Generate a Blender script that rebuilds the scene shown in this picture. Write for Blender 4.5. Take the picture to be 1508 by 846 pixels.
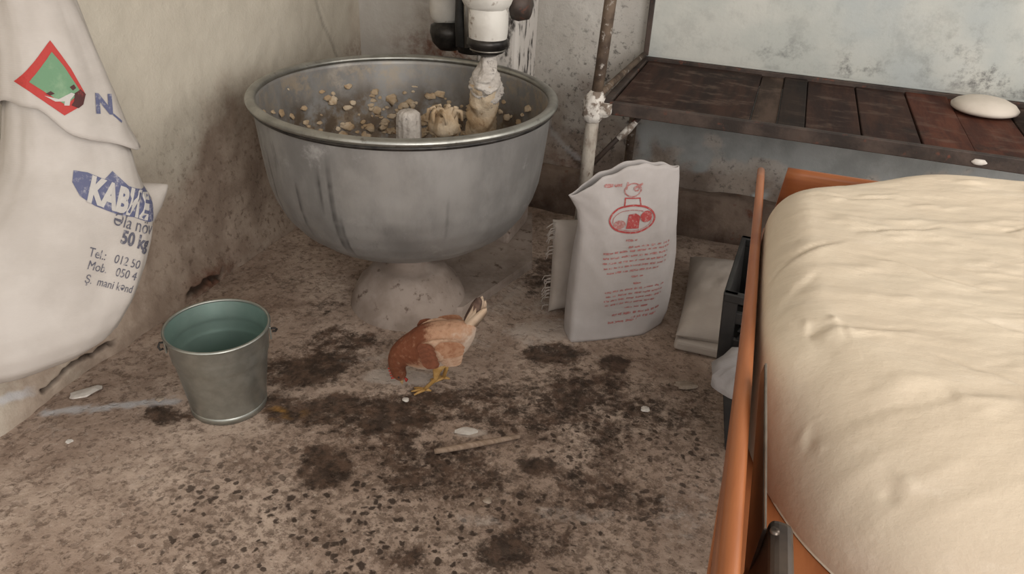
import bpy, bmesh, math, random
import numpy as np
from mathutils import Vector, Matrix
from mathutils.bvhtree import BVHTree

for o in list(bpy.data.objects): bpy.data.objects.remove(o)
scene = bpy.context.scene
COL = scene.collection
random.seed(7); RNG = np.random.default_rng(7)

# ------------------------------------------------------------------ camera
# room axes: x along the back wall (y = 0), left wall is x = 0, z up, metres
cam = bpy.data.objects.new('camera', bpy.data.cameras.new('camera')); COL.objects.link(cam)
Rv = Vector((0.94294632, 0.32981412, 0.0455509)); Uv = Vector((-0.20015587, 0.45220955, 0.8691629)); Fv = Vector((-0.26606365, 0.82869124, -0.49242356))
M = Matrix((Rv, Uv, -Fv)).transposed().to_4x4(); M.translation = Vector((1.767, -3.1318, 1.4))
cam.matrix_world = M
cam.data.sensor_fit = 'HORIZONTAL'; cam.data.sensor_width = 36.0; cam.data.lens = 1150/1508*36
cam.data.clip_start = .02
scene.camera = cam

# ------------------------------------------------------------------ light
W = bpy.data.worlds.new('daylight'); scene.world = W; W.use_nodes = True
W.node_tree.nodes['Background'].inputs[0].default_value = (1.0, .955, .905, 1)
W.node_tree.nodes['Background'].inputs[1].default_value = 1.12
def area(name, loc, target, size, sy, power, col):
    d = bpy.data.lights.new(name, 'AREA'); d.shape = 'RECTANGLE'; d.size = size; d.size_y = sy; d.energy = power; d.color = col
    o = bpy.data.objects.new(name, d); COL.objects.link(o); o.location = loc
    o.rotation_euler = (Vector(target)-Vector(loc)).to_track_quat('-Z', 'Y').to_euler(); return o
area('daylight_doorway', (3.6, -4.4, 1.75), (1.3, -1.3, .5), 1.6, 1.9, 78, (1, .955, .90))
area('daylight_window', (3.7, -1.6, 2.05), (1.7, -1.9, .7), 1.2, 1.0, 22, (1, .94, .86))
scene.view_settings.view_transform = 'Standard'; scene.view_settings.look = 'None'
scene.view_settings.gamma = 1; scene.view_settings.exposure = 0.06; scene.view_settings.use_curve_mapping = False

# ------------------------------------------------------------------ helpers
def smooth(a, b, x):
    t = np.clip((x-a)/(b-a), 0, 1); return t*t*(3-2*t)
def vnoise(x, y, seed=0):
    x = np.asarray(x, float); y = np.asarray(y, float)
    xi = np.floor(x).astype(np.int64); yi = np.floor(y).astype(np.int64); xf = x-xi; yf = y-yi
    def h(a, b):
        n = (a*374761393 + b*668265263 + seed*974634777) & 0x7fffffff
        n = ((n ^ (n >> 13))*1274126177) & 0x7fffffff
        return ((n ^ (n >> 16)) & 0xffff)/65535.0
    ux = xf*xf*(3-2*xf); uy = yf*yf*(3-2*yf)
    return (h(xi, yi)*(1-ux)+h(xi+1, yi)*ux)*(1-uy) + (h(xi, yi+1)*(1-ux)+h(xi+1, yi+1)*ux)*uy
def fbm(x, y, o=4, seed=0):
    s = 0; a = .5; t = 0
    for k in range(o):
        s = s+a*vnoise(x*2**k, y*2**k, seed+k*17); t += a; a *= .5
    return s/t
def seg_dist(px, py, a, b):
    ax, ay = a; bx, by = b; dx, dy = bx-ax, by-ay
    t = np.clip(((px-ax)*dx+(py-ay)*dy)/(dx*dx+dy*dy+1e-12), 0, 1)
    return np.hypot(px-ax-t*dx, py-ay-t*dy)
def poly_dist(px, py, pts):
    return np.min([seg_dist(px, py, pts[i], pts[i+1]) for i in range(len(pts)-1)], axis=0)

def mesh_obj(name, verts, faces, mat, parent=None, smooth_shade=True, attrs=None):
    me = bpy.data.meshes.new(name)
    me.from_pydata([tuple(map(float, v)) for v in verts], [], [tuple(int(i) for i in f) for f in faces])
    if mat: me.materials.append(mat)
    if smooth_shade: me.polygons.foreach_set('use_smooth', [True]*len(me.polygons))
    if attrs:
        for k, arr in attrs.items():
            a = me.attributes.new(k, 'FLOAT', 'POINT'); a.data.foreach_set('value', np.asarray(arr, dtype=np.float32).ravel())
    me.update()
    o = bpy.data.objects.new(name, me); COL.objects.link(o)
    if parent: o.parent = parent
    return o
def bm_obj(name, bm, mat, parent=None, sm=False):
    bmesh.ops.recalc_face_normals(bm, faces=bm.faces)
    me = bpy.data.meshes.new(name); bm.to_mesh(me); bm.free()
    me.materials.append(mat)
    if sm: me.polygons.foreach_set('use_smooth', [True]*len(me.polygons))
    o = bpy.data.objects.new(name, me); COL.objects.link(o)
    if parent: o.parent = parent
    return o
def tag(o, label=None, cat=None, group=None, kind=None):
    if label: o['label'] = label
    if cat: o['category'] = cat
    if group: o['group'] = group
    if kind: o['kind'] = kind
    return o
def empty(name, loc, rz=0):
    o = bpy.data.objects.new(name, None); COL.objects.link(o); o.location = loc; o.rotation_euler = (0, 0, rz)
    o.empty_display_size = .05; return o
def grid_faces(nu, nv, wrap=False):
    f = []
    for j in range(nv-1):
        for i in range(nu if wrap else nu-1):
            i2 = (i+1) % nu
            f.append((j*nu+i, j*nu+i2, (j+1)*nu+i2, (j+1)*nu+i))
    return f
def loft(rings, cap0=True, cap1=True):
    n = len(rings[0]); v = np.concatenate([np.asarray(r, float) for r in rings]); f = grid_faces(n, len(rings), True)
    if cap0: f.append(tuple(range(n))[::-1])
    if cap1: f.append(tuple(range((len(rings)-1)*n, len(rings)*n)))
    return v, f
def lathe(profile, n=64, c=(0, 0, 0), cap0=False, cap1=False):
    t = np.linspace(0, 2*math.pi, n, endpoint=False)
    return loft([np.stack([c[0]+r*np.cos(t), c[1]+r*np.sin(t), np.full(n, c[2]+z)], 1) for r, z in profile], cap0, cap1)
def tube(pts, rad, n=10):
    pts = [Vector(p) for p in pts]; rings = []
    if not hasattr(rad, '__len__'): rad = [rad]*len(pts)
    prev = None
    for i, p in enumerate(pts):
        d = (pts[min(i+1, len(pts)-1)]-pts[max(i-1, 0)]).normalized()
        if prev is None:
            a = Vector((0, 0, 1)) if abs(d.z) < .9 else Vector((1, 0, 0)); s = d.cross(a).normalized()
        else: s = (prev-d*prev.dot(d)).normalized()
        prev = s; t = d.cross(s)
        rings.append([p+(s*math.cos(w)+t*math.sin(w))*rad[i] for w in np.linspace(0, 2*math.pi, n, endpoint=False)])
    return loft(rings)
def merge(*parts):
    V = []; F = []; k = 0
    for v, f in parts:
        V.extend([tuple(p) for p in v]); F.extend([tuple(i+k for i in q) for q in f]); k += len(v)
    return V, F
def box(bm, x0, x1, y0, y1, z0, z1, bev=0, seg=2):
    r = bmesh.ops.create_cube(bm, size=1)
    for v in r['verts']: v.co = Vector(((x0+x1)/2+v.co.x*(x1-x0), (y0+y1)/2+v.co.y*(y1-y0), (z0+z1)/2+v.co.z*(z1-z0)))
    if bev:
        e = list({e for v in r['verts'] for e in v.link_edges})
        bmesh.ops.bevel(bm, geom=e, offset=bev, segments=seg, affect='EDGES', profile=.5)
def box_obj(name, x0, x1, y0, y1, z0, z1, mat, parent=None, bev=.003):
    bm = bmesh.new(); box(bm, x0, x1, y0, y1, z0, z1, bev); return bm_obj(name, bm, mat, parent)

# ------------------------------------------------------------------ node materials
class NT:
    def __init__(s, name):
        s.m = bpy.data.materials.new(name); s.m.use_nodes = True; s.t = s.m.node_tree; s.N = s.t.nodes
        s.b = s.N['Principled BSDF']; s.co = s.N.new('ShaderNodeTexCoord').outputs['Object']
    def link(s, a, b): s.t.links.new(a, b)
    def set(s, sock, v):
        if isinstance(v, bpy.types.NodeSocket): s.link(v, sock)
        elif v is not None:
            if hasattr(v, '__len__') and len(v) == 3 and sock.type == 'RGBA': v = (*v, 1)
            sock.default_value = v
    def math(s, op, a, b=None, clamp=False):
        n = s.N.new('ShaderNodeMath'); n.operation = op; n.use_clamp = clamp; s.set(n.inputs[0], a); s.set(n.inputs[1], b); return n.outputs[0]
    def noise(s, scale, detail=4, rough=.55, vec=None, dist=0):
        n = s.N.new('ShaderNodeTexNoise'); s.set(n.inputs['Vector'], vec or s.co); n.inputs['Scale'].default_value = scale
        n.inputs['Detail'].default_value = detail; n.inputs['Roughness'].default_value = rough; n.inputs['Distortion'].default_value = dist; return n.outputs[0]
    def voro(s, scale, vec=None, out='Distance', rnd=1.0):
        n = s.N.new('ShaderNodeTexVoronoi'); s.set(n.inputs['Vector'], vec or s.co); n.inputs['Scale'].default_value = scale; n.inputs['Randomness'].default_value = rnd; return n.outputs[out]
    def mapv(s, scale=(1, 1, 1), rot=(0, 0, 0), vec=None):
        n = s.N.new('ShaderNodeMapping'); s.set(n.inputs[0], vec or s.co); n.inputs['Scale'].default_value = scale; n.inputs['Rotation'].default_value = rot; return n.outputs[0]
    def ramp(s, x, a, b, lo=0., hi=1.):
        n = s.N.new('ShaderNodeMapRange'); n.interpolation_type = 'SMOOTHSTEP'; s.set(n.inputs[0], x)
        n.inputs[1].default_value = a; n.inputs[2].default_value = b; n.inputs[3].default_value = lo; n.inputs[4].default_value = hi; return n.outputs[0]
    def mix(s, f, a, b):
        n = s.N.new('ShaderNodeMix'); n.data_type = 'RGBA'; s.set(n.inputs[0], f); s.set(n.inputs[6], a); s.set(n.inputs[7], b); return n.outputs[2]
    def attr(s, name):
        n = s.N.new('ShaderNodeAttribute'); n.attribute_name = name; return n.outputs['Fac']
    def sep(s, vec=None):
        n = s.N.new('ShaderNodeSeparateXYZ'); s.set(n.inputs[0], vec or s.co); return n.outputs
    def bump(s, h, strength=.4, dist=.01):
        n = s.N.new('ShaderNodeBump'); n.inputs['Strength'].default_value = strength; n.inputs['Distance'].default_value = dist; s.set(n.inputs['Height'], h); s.link(n.outputs[0], s.b.inputs['Normal'])
    def out(s, col=None, rough=None, metal=None, spec=None):
        s.set(s.b.inputs['Base Color'], col); s.set(s.b.inputs['Roughness'], rough); s.set(s.b.inputs['Metallic'], metal)
        if spec is not None: s.b.inputs['Specular IOR Level'].default_value = spec
        return s.m
def simple(name, c1, c2, scale=8, rough=.7, metal=0., bump=0., bscale=None, c3=None, spec=None, stretch=None, lo=.35, hi=.65, bd=.004):
    n = NT(name); v = n.mapv(stretch) if stretch else None
    f = n.ramp(n.noise(scale, 5, .6, v), lo, hi); col = n.mix(f, c1, c2)
    if c3: col = n.mix(n.ramp(n.noise(scale*2.7, 4, .65, v), .58, .72), col, c3)
    if bump: n.bump(n.noise(bscale or scale*4, 4, .6, v), bump, bd)
    return n.out(col, rough, metal, spec)

# ---- floor
n = NT('stained_concrete')
base = n.mix(n.ramp(n.noise(2.6, 6, .62), .36, .66), (.365, .275, .22), (.55, .44, .365))
base = n.mix(n.ramp(n.noise(7, 7, .72), .42, .66), base, n.mix(.55, base, (.21, .145, .11)))
fine = n.math('ADD', n.noise(46, 6, .78), n.math('MULTIPLY', n.attr('spot'), .07))
base = n.mix(n.math('MULTIPLY', n.ramp(fine, .51, .64), .66), base, (.11, .072, .052))
base = n.mix(n.math('MULTIPLY', n.ramp(n.noise(75, 5, .7), .57, .70), .6), base, (.56, .47, .40))
wv = n.N.new('ShaderNodeTexNoise'); wv.inputs['Scale'].default_value = 32; wv.inputs['Detail'].default_value = 4; n.link(n.co, wv.inputs['Vector'])
wc = n.N.new('ShaderNodeVectorMath'); wc.operation = 'MULTIPLY_ADD'; n.link(wv.outputs['Color'], wc.inputs[0]); wc.inputs[1].default_value = (.034, .034, 0); n.link(n.co, wc.inputs[2])
wvec = wc.outputs[0]
sp = n.attr('spot')
sz = n.ramp(n.noise(11, 4, .7), .34, .62, .06, .29)
dots = n.ramp(n.math('SUBTRACT', n.math('ADD', n.voro(40, wvec), n.math('MULTIPLY', n.noise(120, 3), .22)), sz), .10, .27, 1, 0)
sz2 = n.ramp(n.noise(15, 4, .7), .40, .66, .0, .30)
dots2 = n.ramp(n.math('SUBTRACT', n.math('ADD', n.voro(74, wvec), n.math('MULTIPLY', n.noise(160, 3), .25)), sz2), .08, .30, 1, 0)
halo = n.ramp(n.math('ABSOLUTE', n.math('SUBTRACT', n.voro(21, wvec), .36)), .03, .09, 1, 0)
base = n.mix(n.math('MULTIPLY', n.math('MULTIPLY', halo, n.ramp(n.noise(8, 3), .50, .62)), n.math('MULTIPLY', sp, .45), True), base, (.12, .085, .065))
base = n.mix(n.math('MULTIPLY', dots2, n.math('MULTIPLY', sp, .72), True), base, (.085, .058, .043))
base = n.mix(n.math('MULTIPLY', dots, n.math('MULTIPLY', sp, .95), True), base, (.050, .034, .026))
st = n.attr('stain')
nz1 = n.math('MULTIPLY', n.math('SUBTRACT', n.noise(9, 7, .74), .5), 2.0)
nz2 = n.math('MULTIPLY', n.math('SUBTRACT', n.noise(42, 6, .78), .5), 2.0)
stn = n.math('ADD', n.math('ADD', st, nz1), nz2)
base = n.mix(n.math('MULTIPLY', n.ramp(stn, .34, .95), .92), base, n.mix(n.ramp(n.noise(24, 5, .7), .40, .64), (.026, .015, .010), (.105, .063, .043)))
fl = n.attr('flour')
fln = n.math('ADD', fl, n.math('MULTIPLY', n.math('SUBTRACT', n.noise(20, 7, .75), .5), 2.0))
base = n.mix(n.math('MULTIPLY', n.ramp(fln, .38, 1.0), .72), base, (.56, .49, .44))
base = n.mix(n.attr('lime'), base, (.54, .55, .58))
base = n.mix(n.attr('egg'), base, (.33, .17, .04))
base = n.mix(n.attr('crack'), base, (.03, .02, .015))
n.bump(n.math('ADD', n.noise(60, 5, .7), n.math('MULTIPLY', dots, -.5)), .55, .006)
FLOOR = n.out(base, n.ramp(stn, .3, .9, .88, .62), 0, .35)

# ---- walls
def wall_mat(name, clean1, clean2, grime1, grime2, speck):
    n = NT(name)
    c = n.mix(n.ramp(n.noise(2.2, 5, .6), .35, .65), clean1, clean2)
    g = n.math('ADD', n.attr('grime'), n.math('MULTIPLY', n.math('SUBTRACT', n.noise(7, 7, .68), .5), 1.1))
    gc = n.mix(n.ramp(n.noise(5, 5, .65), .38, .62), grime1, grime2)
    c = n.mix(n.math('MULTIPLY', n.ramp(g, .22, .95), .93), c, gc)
    sp = n.math('MULTIPLY', n.attr('speck'), n.ramp(n.noise(38, 5, .72), .52, .66))
    c = n.mix(sp, c, speck)
    c = n.mix(n.math('MULTIPLY', n.attr('rust'), n.ramp(n.noise(16, 5, .7), .38, .62)), c, (.16, .062, .036))
    c = n.mix(n.attr('paint'), c, n.mix(n.ramp(n.noise(6, 5), .4, .62), (.43, .455, .46), (.33, .35, .35)))
    c = n.mix(n.attr('crack'), c, (.045, .03, .022))
    c = n.mix(n.attr('lime'), c, (.52, .53, .56))
    n.bump(n.math('ADD', n.noise(22, 6, .68), n.math('MULTIPLY', n.noise(110, 3, .6), .3)), .35, .01)
    return n.out(c, .86, 0, .3)
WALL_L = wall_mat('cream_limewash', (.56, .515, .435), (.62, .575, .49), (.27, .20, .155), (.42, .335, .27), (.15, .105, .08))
WALL_B = wall_mat('pale_limewash', (.50, .475, .44), (.58, .56, .53), (.18, .135, .108), (.34, .285, .24), (.07, .065, .06))
n = NT('blue_grey_paint')
c = n.mix(n.ramp(n.noise(3, 5, .6), .38, .62), (.47, .49, .465), (.55, .555, .52))
c = n.mix(n.ramp(n.noise(1.6, 4, .6), .45, .62), c, (.42, .455, .455))
c = n.mix(n.math('MULTIPLY', n.attr('grime'), n.ramp(n.noise(14, 7, .75), .46, .66)), c, (.12, .12, .12))
n.bump(n.noise(40, 5, .65), .2, .006); PANEL = n.out(c, .7, 0, .4)
PLINTH = simple('dirty_plinth_stone', (.105, .07, .052), (.215, .16, .125), 7, .9, bump=.7, bscale=24, c3=(.13, .05, .03), bd=.012)
CEIL = simple('ceiling_limewash', (.5, .47, .42), (.56, .53, .48), 2, .9)

# ---- objects
n = NT('cast_aluminium')
v = n.mapv((1, 1, .55)); c = n.mix(n.ramp(n.noise(6, 6, .65, v), .35, .66), (.235, .23, .225), (.335, .328, .32))
c = n.mix(n.ramp(n.noise(14, 6, .72, n.mapv((1, 1, .3))), .60, .80), c, (.165, .16, .155))
c = n.mix(n.ramp(n.noise(6, 6, .7), .60, .74), c, (.41, .405, .40))
c = n.mix(n.attr('streak'), c, (.045, .042, .042))
c = n.mix(n.math('MULTIPLY', n.attr('dough'), n.ramp(n.noise(24, 6, .7), .42, .60)), c, (.46, .36, .245))
c = n.mix(n.math('MULTIPLY', n.attr('grub'), n.ramp(n.noise(12, 6, .7), .34, .60)), c, (.125, .09, .062))
n.bump(n.noise(60, 4, .6, n.mapv((1, 1, .3))), .12, .003)
ALU = n.out(c, n.ramp(n.noise(7, 4), .3, .7, .46, .62), .50)
RIM = simple('aluminium_rim', (.27, .27, .25), (.38, .38, .355), 12, .36, .85, .1, 60, c3=(.22, .21, .19))
n = NT('galvanised_zinc')
c = n.mix(n.ramp(n.noise(40, 4, .6), .35, .65), (.36, .375, .345), (.42, .435, .405))
c = n.mix(n.ramp(n.noise(9, 5, .6), .5, .7), c, (.33, .34, .315)); n.bump(n.noise(30, 3), .05, .002)
ZINC = n.out(c, n.ramp(n.noise(14, 4), .3, .7, .34, .46), .85)
n = NT('galvanised_zinc_sky_tint')
c = n.mix(n.ramp(n.noise(9, 5, .6), .4, .7), (.30, .41, .375), (.36, .47, .43)); ZINC_SKYTINT = n.out(c, .42, .7)  # teal of the reflected sky is painted into the inner zinc colour
DARKWIRE = simple('dark_iron_wire', (.03, .028, .026), (.07, .06, .055), 30, .6, .5)
WHITEIRON = simple('flaking_white_enamel', (.50, .47, .43), (.62, .60, .56), 7, .5, 0, .25, 40, c3=(.13, .075, .045))
STREAKIRON = simple('streaked_black_and_white_paint', (.035, .03, .028), (.52, .49, .46), 24, .6, 0, .4, 40, stretch=(1, 1, .45), lo=.40, hi=.52)
BLACKIRON = simple('greasy_black_iron', (.012, .011, .011), (.045, .04, .036), 18, .38, .5, .3, 50)
BELT = simple('black_rubber', (.012, .012, .012), (.025, .024, .023), 30, .6)
CASTBASE = simple('flour_dusted_casting', (.28, .225, .19), (.39, .325, .285), 9, .92, 0, .5, 30, c3=(.13, .09, .07))
DRYDOUGH = simple('dried_dough', (.40, .28, .165), (.56, .46, .34), 14, .85, 0, .9, 40, c3=(.30, .19, .11), bd=.01)
WHITEDOUGH = simple('flour_caked_dough', (.46, .42, .385), (.58, .54, .50), 18, .9, 0, .9, 45, c3=(.17, .15, .14), bd=.01)
n = NT('raw_dough')
c = n.mix(n.ramp(n.noise(3.2, 5, .6), .35, .65), (.60, .51, .395), (.65, .565, .445))
c = n.mix(n.ramp(n.noise(9, 6, .65, n.mapv((.45, 1.6, 1), (0, 0, .25))), .55, .75), c, (.70, .615, .50))
n.bump(n.math('ADD', n.noise(16, 6, .6, n.mapv((.4, 1.7, 1), (0, 0, .25))), n.math('MULTIPLY', n.noise(80, 5, .7), .30)), .24, .009)
DOUGH = n.out(c, n.ramp(n.noise(10, 4), .3, .7, .42, .6), 0, .45)
DOUGH.node_tree.nodes['Principled BSDF'].inputs['Subsurface Weight'].default_value = .0
BUN = simple('floured_bun_dough', (.60, .54, .47), (.68, .62, .55), 6, .75, 0, .1, 30)
PINKCLOTH = simple('pale_pink_cloth', (.50, .42, .40), (.62, .54, .51), 9, .85)
n = NT('orange_varnished_wood')
v = n.mapv((14, 1.2, 14)); c = n.mix(n.ramp(n.noise(2.2, 6, .6, v), .35, .66), (.26, .082, .028), (.37, .132, .048))
c = n.mix(n.ramp(n.noise(5, 5, .6), .6, .78), c, (.22, .055, .015)); n.bump(n.noise(4, 5, .6, v), .12, .003)
WOOD = n.out(c, .38, 0, .45)
n = NT('orange_varnished_wood_across')
v = n.mapv((1.2, 14, 14)); c = n.mix(n.ramp(n.noise(2.2, 6, .6, v), .35, .66), (.26, .082, .028), (.37, .132, .048))
c = n.mix(n.ramp(n.noise(5, 5, .6), .6, .78), c, (.22, .055, .015)); WOOD_X = n.out(c, .38, 0, .45)
TABLEWOOD = simple('worn_table_wood', (.10, .06, .035), (.2, .13, .08), 5, .7, stretch=(6, 1, 6))
def plank_mat(name, a, b, dust):
    n = NT(name); v = n.mapv((9, 1.3, 9))
    c = n.mix(n.ramp(n.noise(1.8, 6, .65, v), .35, .66), a, b)
    c = n.mix(n.math('MULTIPLY', n.ramp(n.noise(7, 6, .7, n.mapv((1, 2.2, 1))), .50, .68), dust), c, (.20, .145, .115))
    c = n.mix(n.ramp(n.noise(4, 5, .7), .56, .72), c, (.018, .012, .010))
    n.bump(n.noise(5, 5, .6, v), .3, .004); return n.out(c, .78, 0, .22)
PLANKS = [plank_mat('dark_greasy_plank', (.018, .009, .007), (.048, .022, .015), .40), plank_mat('grey_brown_plank', (.035, .022, .016), (.085, .056, .042), .42),
          plank_mat('near_black_plank', (.012, .008, .007), (.026, .015, .011), .12), plank_mat('dark_brown_plank', (.022, .010, .008), (.052, .023, .015), .28),
          plank_mat('red_brown_plank', (.05, .015, .009), (.105, .033, .018), .28)]
RAIL = simple('grimy_angle_iron', (.028, .020, .017), (.080, .056, .046), 9, .6, .2, .4, 40, c3=(.15, .05, .03), stretch=(1, 1, 1))
POST = simple('dark_rusted_pipe', (.05, .032, .022), (.14, .10, .07), 16, .7, .2, .5, 40, c3=(.42, .39, .36))
POSTW = simple('lime_crusted_pipe', (.19, .15, .12), (.46, .42, .37), 22, .85, 0, .6, 60, c3=(.13, .075, .05), stretch=(1, 1, .5))
CRUST = simple('lime_crust', (.20, .16, .13), (.66, .63, .59), 34, .9, 0, .9, 70, lo=.42, hi=.55)
def cloth(name, a, b, weave=420):
    n = NT(name); c = n.mix(n.ramp(n.noise(5, 5, .6), .38, .66), a, b)
    wv = n.N.new('ShaderNodeTexWave'); wv.inputs['Scale'].default_value = weave/6; n.set(wv.inputs['Vector'], n.co)
    wv.bands_direction = 'Z'; n.bump(n.math('ADD', n.math('MULTIPLY', wv.outputs[1], .06), n.noise(14, 4)), .25, .006); return n.out(c, .62, 0, .4)
SACK = cloth('woven_white_sack', (.44, .405, .375), (.51, .475, .445))
SACK2 = cloth('white_paper_sack', (.45, .42, .41), (.53, .50, .495))
SACK3 = cloth('dusty_pale_sack', (.37, .325, .29), (.46, .41, .37))
GREYBAG = cloth('grey_plastic_bag', (.30, .29, .30), (.40, .39, .40))
def ink(name, col, paper, amount=.45, sc=70):
    n = NT(name); c = n.mix(n.ramp(n.noise(sc, 4, .7), amount, amount+.25), col, paper); return n.out(c, .7)
INK_BLUE = ink('worn_blue_ink', (.10, .11, .20), (.40, .39, .42), .50)
INK_TXT = ink('faded_dark_ink', (.09, .09, .12), (.42, .40, .40), .50)
INK_RED = ink('red_ink', (.42, .06, .06), (.55, .40, .38), .50, 90)
INK_PALE = ink('faded_red_ink', (.42, .17, .16), (.52, .42, .41), .45, 110)
P_RED = ink('red_print', (.42, .035, .03), (.30, .03, .028), .55); P_GREEN = ink('green_print', (.13, .26, .15), (.20, .32, .20), .5, 20)
P_DARK = ink('dark_maroon_print', (.06, .012, .012), (.25, .03, .03), .5, 40); P_WHITE = ink('white_print', (.48, .46, .44), (.53, .51, .49), .5)
CRATE = simple('black_crate_plastic', (.012, .012, .013), (.024, .023, .023), 12, .5)
BLADE = simple('dark_steel_blade', (.05, .04, .035), (.11, .09, .075), 14, .35, .8); HANDLE = simple('dark_handle', (.018, .013, .011), (.05, .035, .026), 20, .35)
STEEL = simple('worn_steel', (.22, .20, .18), (.34, .32, .29), 14, .42, .9)
STRING = simple('tying_string', (.35, .30, .24), (.45, .40, .33), 40, .9)
n = NT('chicken_plumage')
ru = n.math('ADD', n.attr('rust'), n.math('MULTIPLY', n.math('SUBTRACT', n.noise(70, 4, .75), .5), 1.0))
c = n.mix(n.ramp(ru, .05, .55), (.60, .48, .39), (.47, .275, .175)); c = n.mix(n.ramp(ru, .55, 1.0), c, (.17, .052, .022))
n.bump(n.voro(75), .55, .004); FEATHER = n.out(c, .85)
WINGM = simple('wing_feathers', (.44, .26, .165), (.56, .38, .27), 45, .85, 0, .5, 80, c3=(.34, .16, .085))
WINGR = simple('dark_rust_coverts', (.15, .05, .024), (.24, .085, .045), 45, .9, 0, .5, 80)
WINGD = simple('rust_wing_feathers', (.34, .15, .08), (.48, .27, .165), 45, .85, 0, .5, 80)
TAILM = simple('cream_tail_feathers', (.60, .44, .31), (.68, .53, .40), 30, .85); TAILD = simple('dark_tail_edge', (.10, .06, .05), (.2, .13, .1), 40, .85)
LEGM = simple('yellow_leg_scales', (.42, .24, .07), (.52, .32, .12), 60, .6); COMB = simple('red_comb', (.35, .03, .02), (.45, .05, .03), 40, .55)
BEAK = simple('horn_beak', (.45, .30, .14), (.5, .36, .2), 40, .5); EYE = simple('dark_eye', (.01, .006, .004), (.02, .01, .008), 40, .2)
STICK = simple('dry_stick', (.24, .17, .12), (.36, .27, .205), 20, .9, stretch=(1, 8, 1)); CHIP = simple('white_plaster_chip', (.58, .54, .50), (.68, .65, .61), 40, .9)
SHELL = simple('tan_scrap', (.30, .24, .19), (.42, .35, .29), 30, .9)

# ================================================================== setting
def spacing(breaks):
    out = []
    for a, b, s in breaks: out.append(np.linspace(a, b, max(2, int(round((b-a)/s))), endpoint=False))
    return np.append(np.concatenate(out), breaks[-1][1])
# floor
xs = spacing([(-.06, 2.05, .010), (2.05, 4.0, .06)]); ys = spacing([(-4.8, -2.6, .05), (-2.6, .06, .010)])
X, Y = np.meshgrid(xs, ys)
wob = (fbm(X*9, Y*9, 4, 3)-.5)
def blob(x, y, rx, ry, rot=0, k=1.0):
    c, s = math.cos(rot), math.sin(rot); dx = X-x; dy = Y-y; a = (dx*c+dy*s)/rx; b = (-dx*s+dy*c)/ry
    return k*smooth(1.25, .35, np.hypot(a, b)+wob*.9)
stain = np.zeros_like(X)
for b in [(1.371, -1.64, .085, .065), (1.395, -1.93, .085, .095), (1.272, -1.124, .16, .085, .3), (1.466, -1.10, .085, .07, .3), (.93, -1.60, .20, .13, .35),
          (.60, -1.48, .16, .15, .3), (.70, -1.66, .19, .085, .3), (.36, -1.83, .085, .06, .3), (.87, -1.85, .10, .09), (.64, -1.30, .16, .075, .3, .85),
          (1.05, -1.50, .24, .10, .3, .85), (.80, -1.60, .16, .09, .3), (1.20, -2.03, .09, .06, .3, .8), (1.32, -1.38, .28, .19, .3, .82),
          (1.50, -1.33, .34, .27, .3, .74), (1.22, -1.72, .26, .14, .3, .78), (1.55, -1.65, .22, .14, .3, .68), (1.70, -1.22, .16, .20, 0, .62), (1.02, -1.75, .24, .10, .3, .6),
          (1.10, -.60, .10, .22, 0, .8), (1.20, -.55, .06, .30, 0, .7), (.45, -1.15, .2, .08, .9, .4), (.28, -1.05, .10, .05, 1.2, .5), (1.45, -1.88, .17, .07, .3, .65), (.80, -1.25, .10, .05, .3, .6), (1.36, -2.06, .10, .05, .2, .6), (.55, -1.95, .05, .03, .3, .5)]:
    stain = np.maximum(stain, blob(*b))
spot = np.maximum.reduce([blob(1.15, -1.95, .75, .42, .3, 1.0), blob(.75, -2.05, .45, .35, .3, .55), blob(1.5, -1.45, .48, .42, .3, .95), blob(1.0, -1.55, .5, .3, .3, .6), blob(1.7, -1.75, .3, .3, 0, .35)])
spot = np.maximum(spot, .22)
flour = np.maximum.reduce([blob(.876, -1.425, .13, .05, .3, 1.5), blob(1.19, -1.03, .20, .12, .4, .9), blob(.95, -.85, .32, .30, .2, .65), blob(1.02, -1.15, .18, .10, .3, .55), blob(1.74, -1.66, .14, .16, 0, .55), blob(.87, -1.33, .16, .05, .3, .6),
                           blob(.15, -2.0, .1, .06, .3, .45), blob(1.165, -1.578, .06, .025, .4, 1.5), blob(1.32, -1.86, .09, .04, .3, .72), blob(1.52, -1.76, .12, .035, .3, .75), blob(.45, -2.0, .4, .2, .3, .3), blob(.70, -1.40, .07, .04, .3, .55)])
flour = flour*(1-stain*.45)
lime = smooth(.020, .006, poly_dist(X, Y, [(.075, -1.935), (.16, -1.885), (.24, -1.835), (.345, -1.765)])+(vnoise(X*55, Y*55, 5)-.5)*.022)*.75
egg = smooth(.06, .0, np.hypot((X-.66)/1.4, (Y+1.69)))*smooth(.45, .7, vnoise(X*45, Y*45, 8))*.9
crack = np.zeros_like(X)
Z = (fbm(X*5, Y*5, 4, 11)-.5)*.012+(fbm(X*28, Y*28, 3, 21)-.5)*.005 - stain*.002 + flour*.002
Z = Z*smooth(0, .1, np.abs(X-.0)+.02)
Z -= .006
floor = mesh_obj('floor', np.stack([X.ravel(), Y.ravel(), Z.ravel()], 1), grid_faces(len(xs), len(ys)), FLOOR,
                 attrs=dict(stain=stain, spot=spot, flour=flour, lime=lime, egg=egg, crack=crack)); tag(floor, kind='structure')

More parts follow.
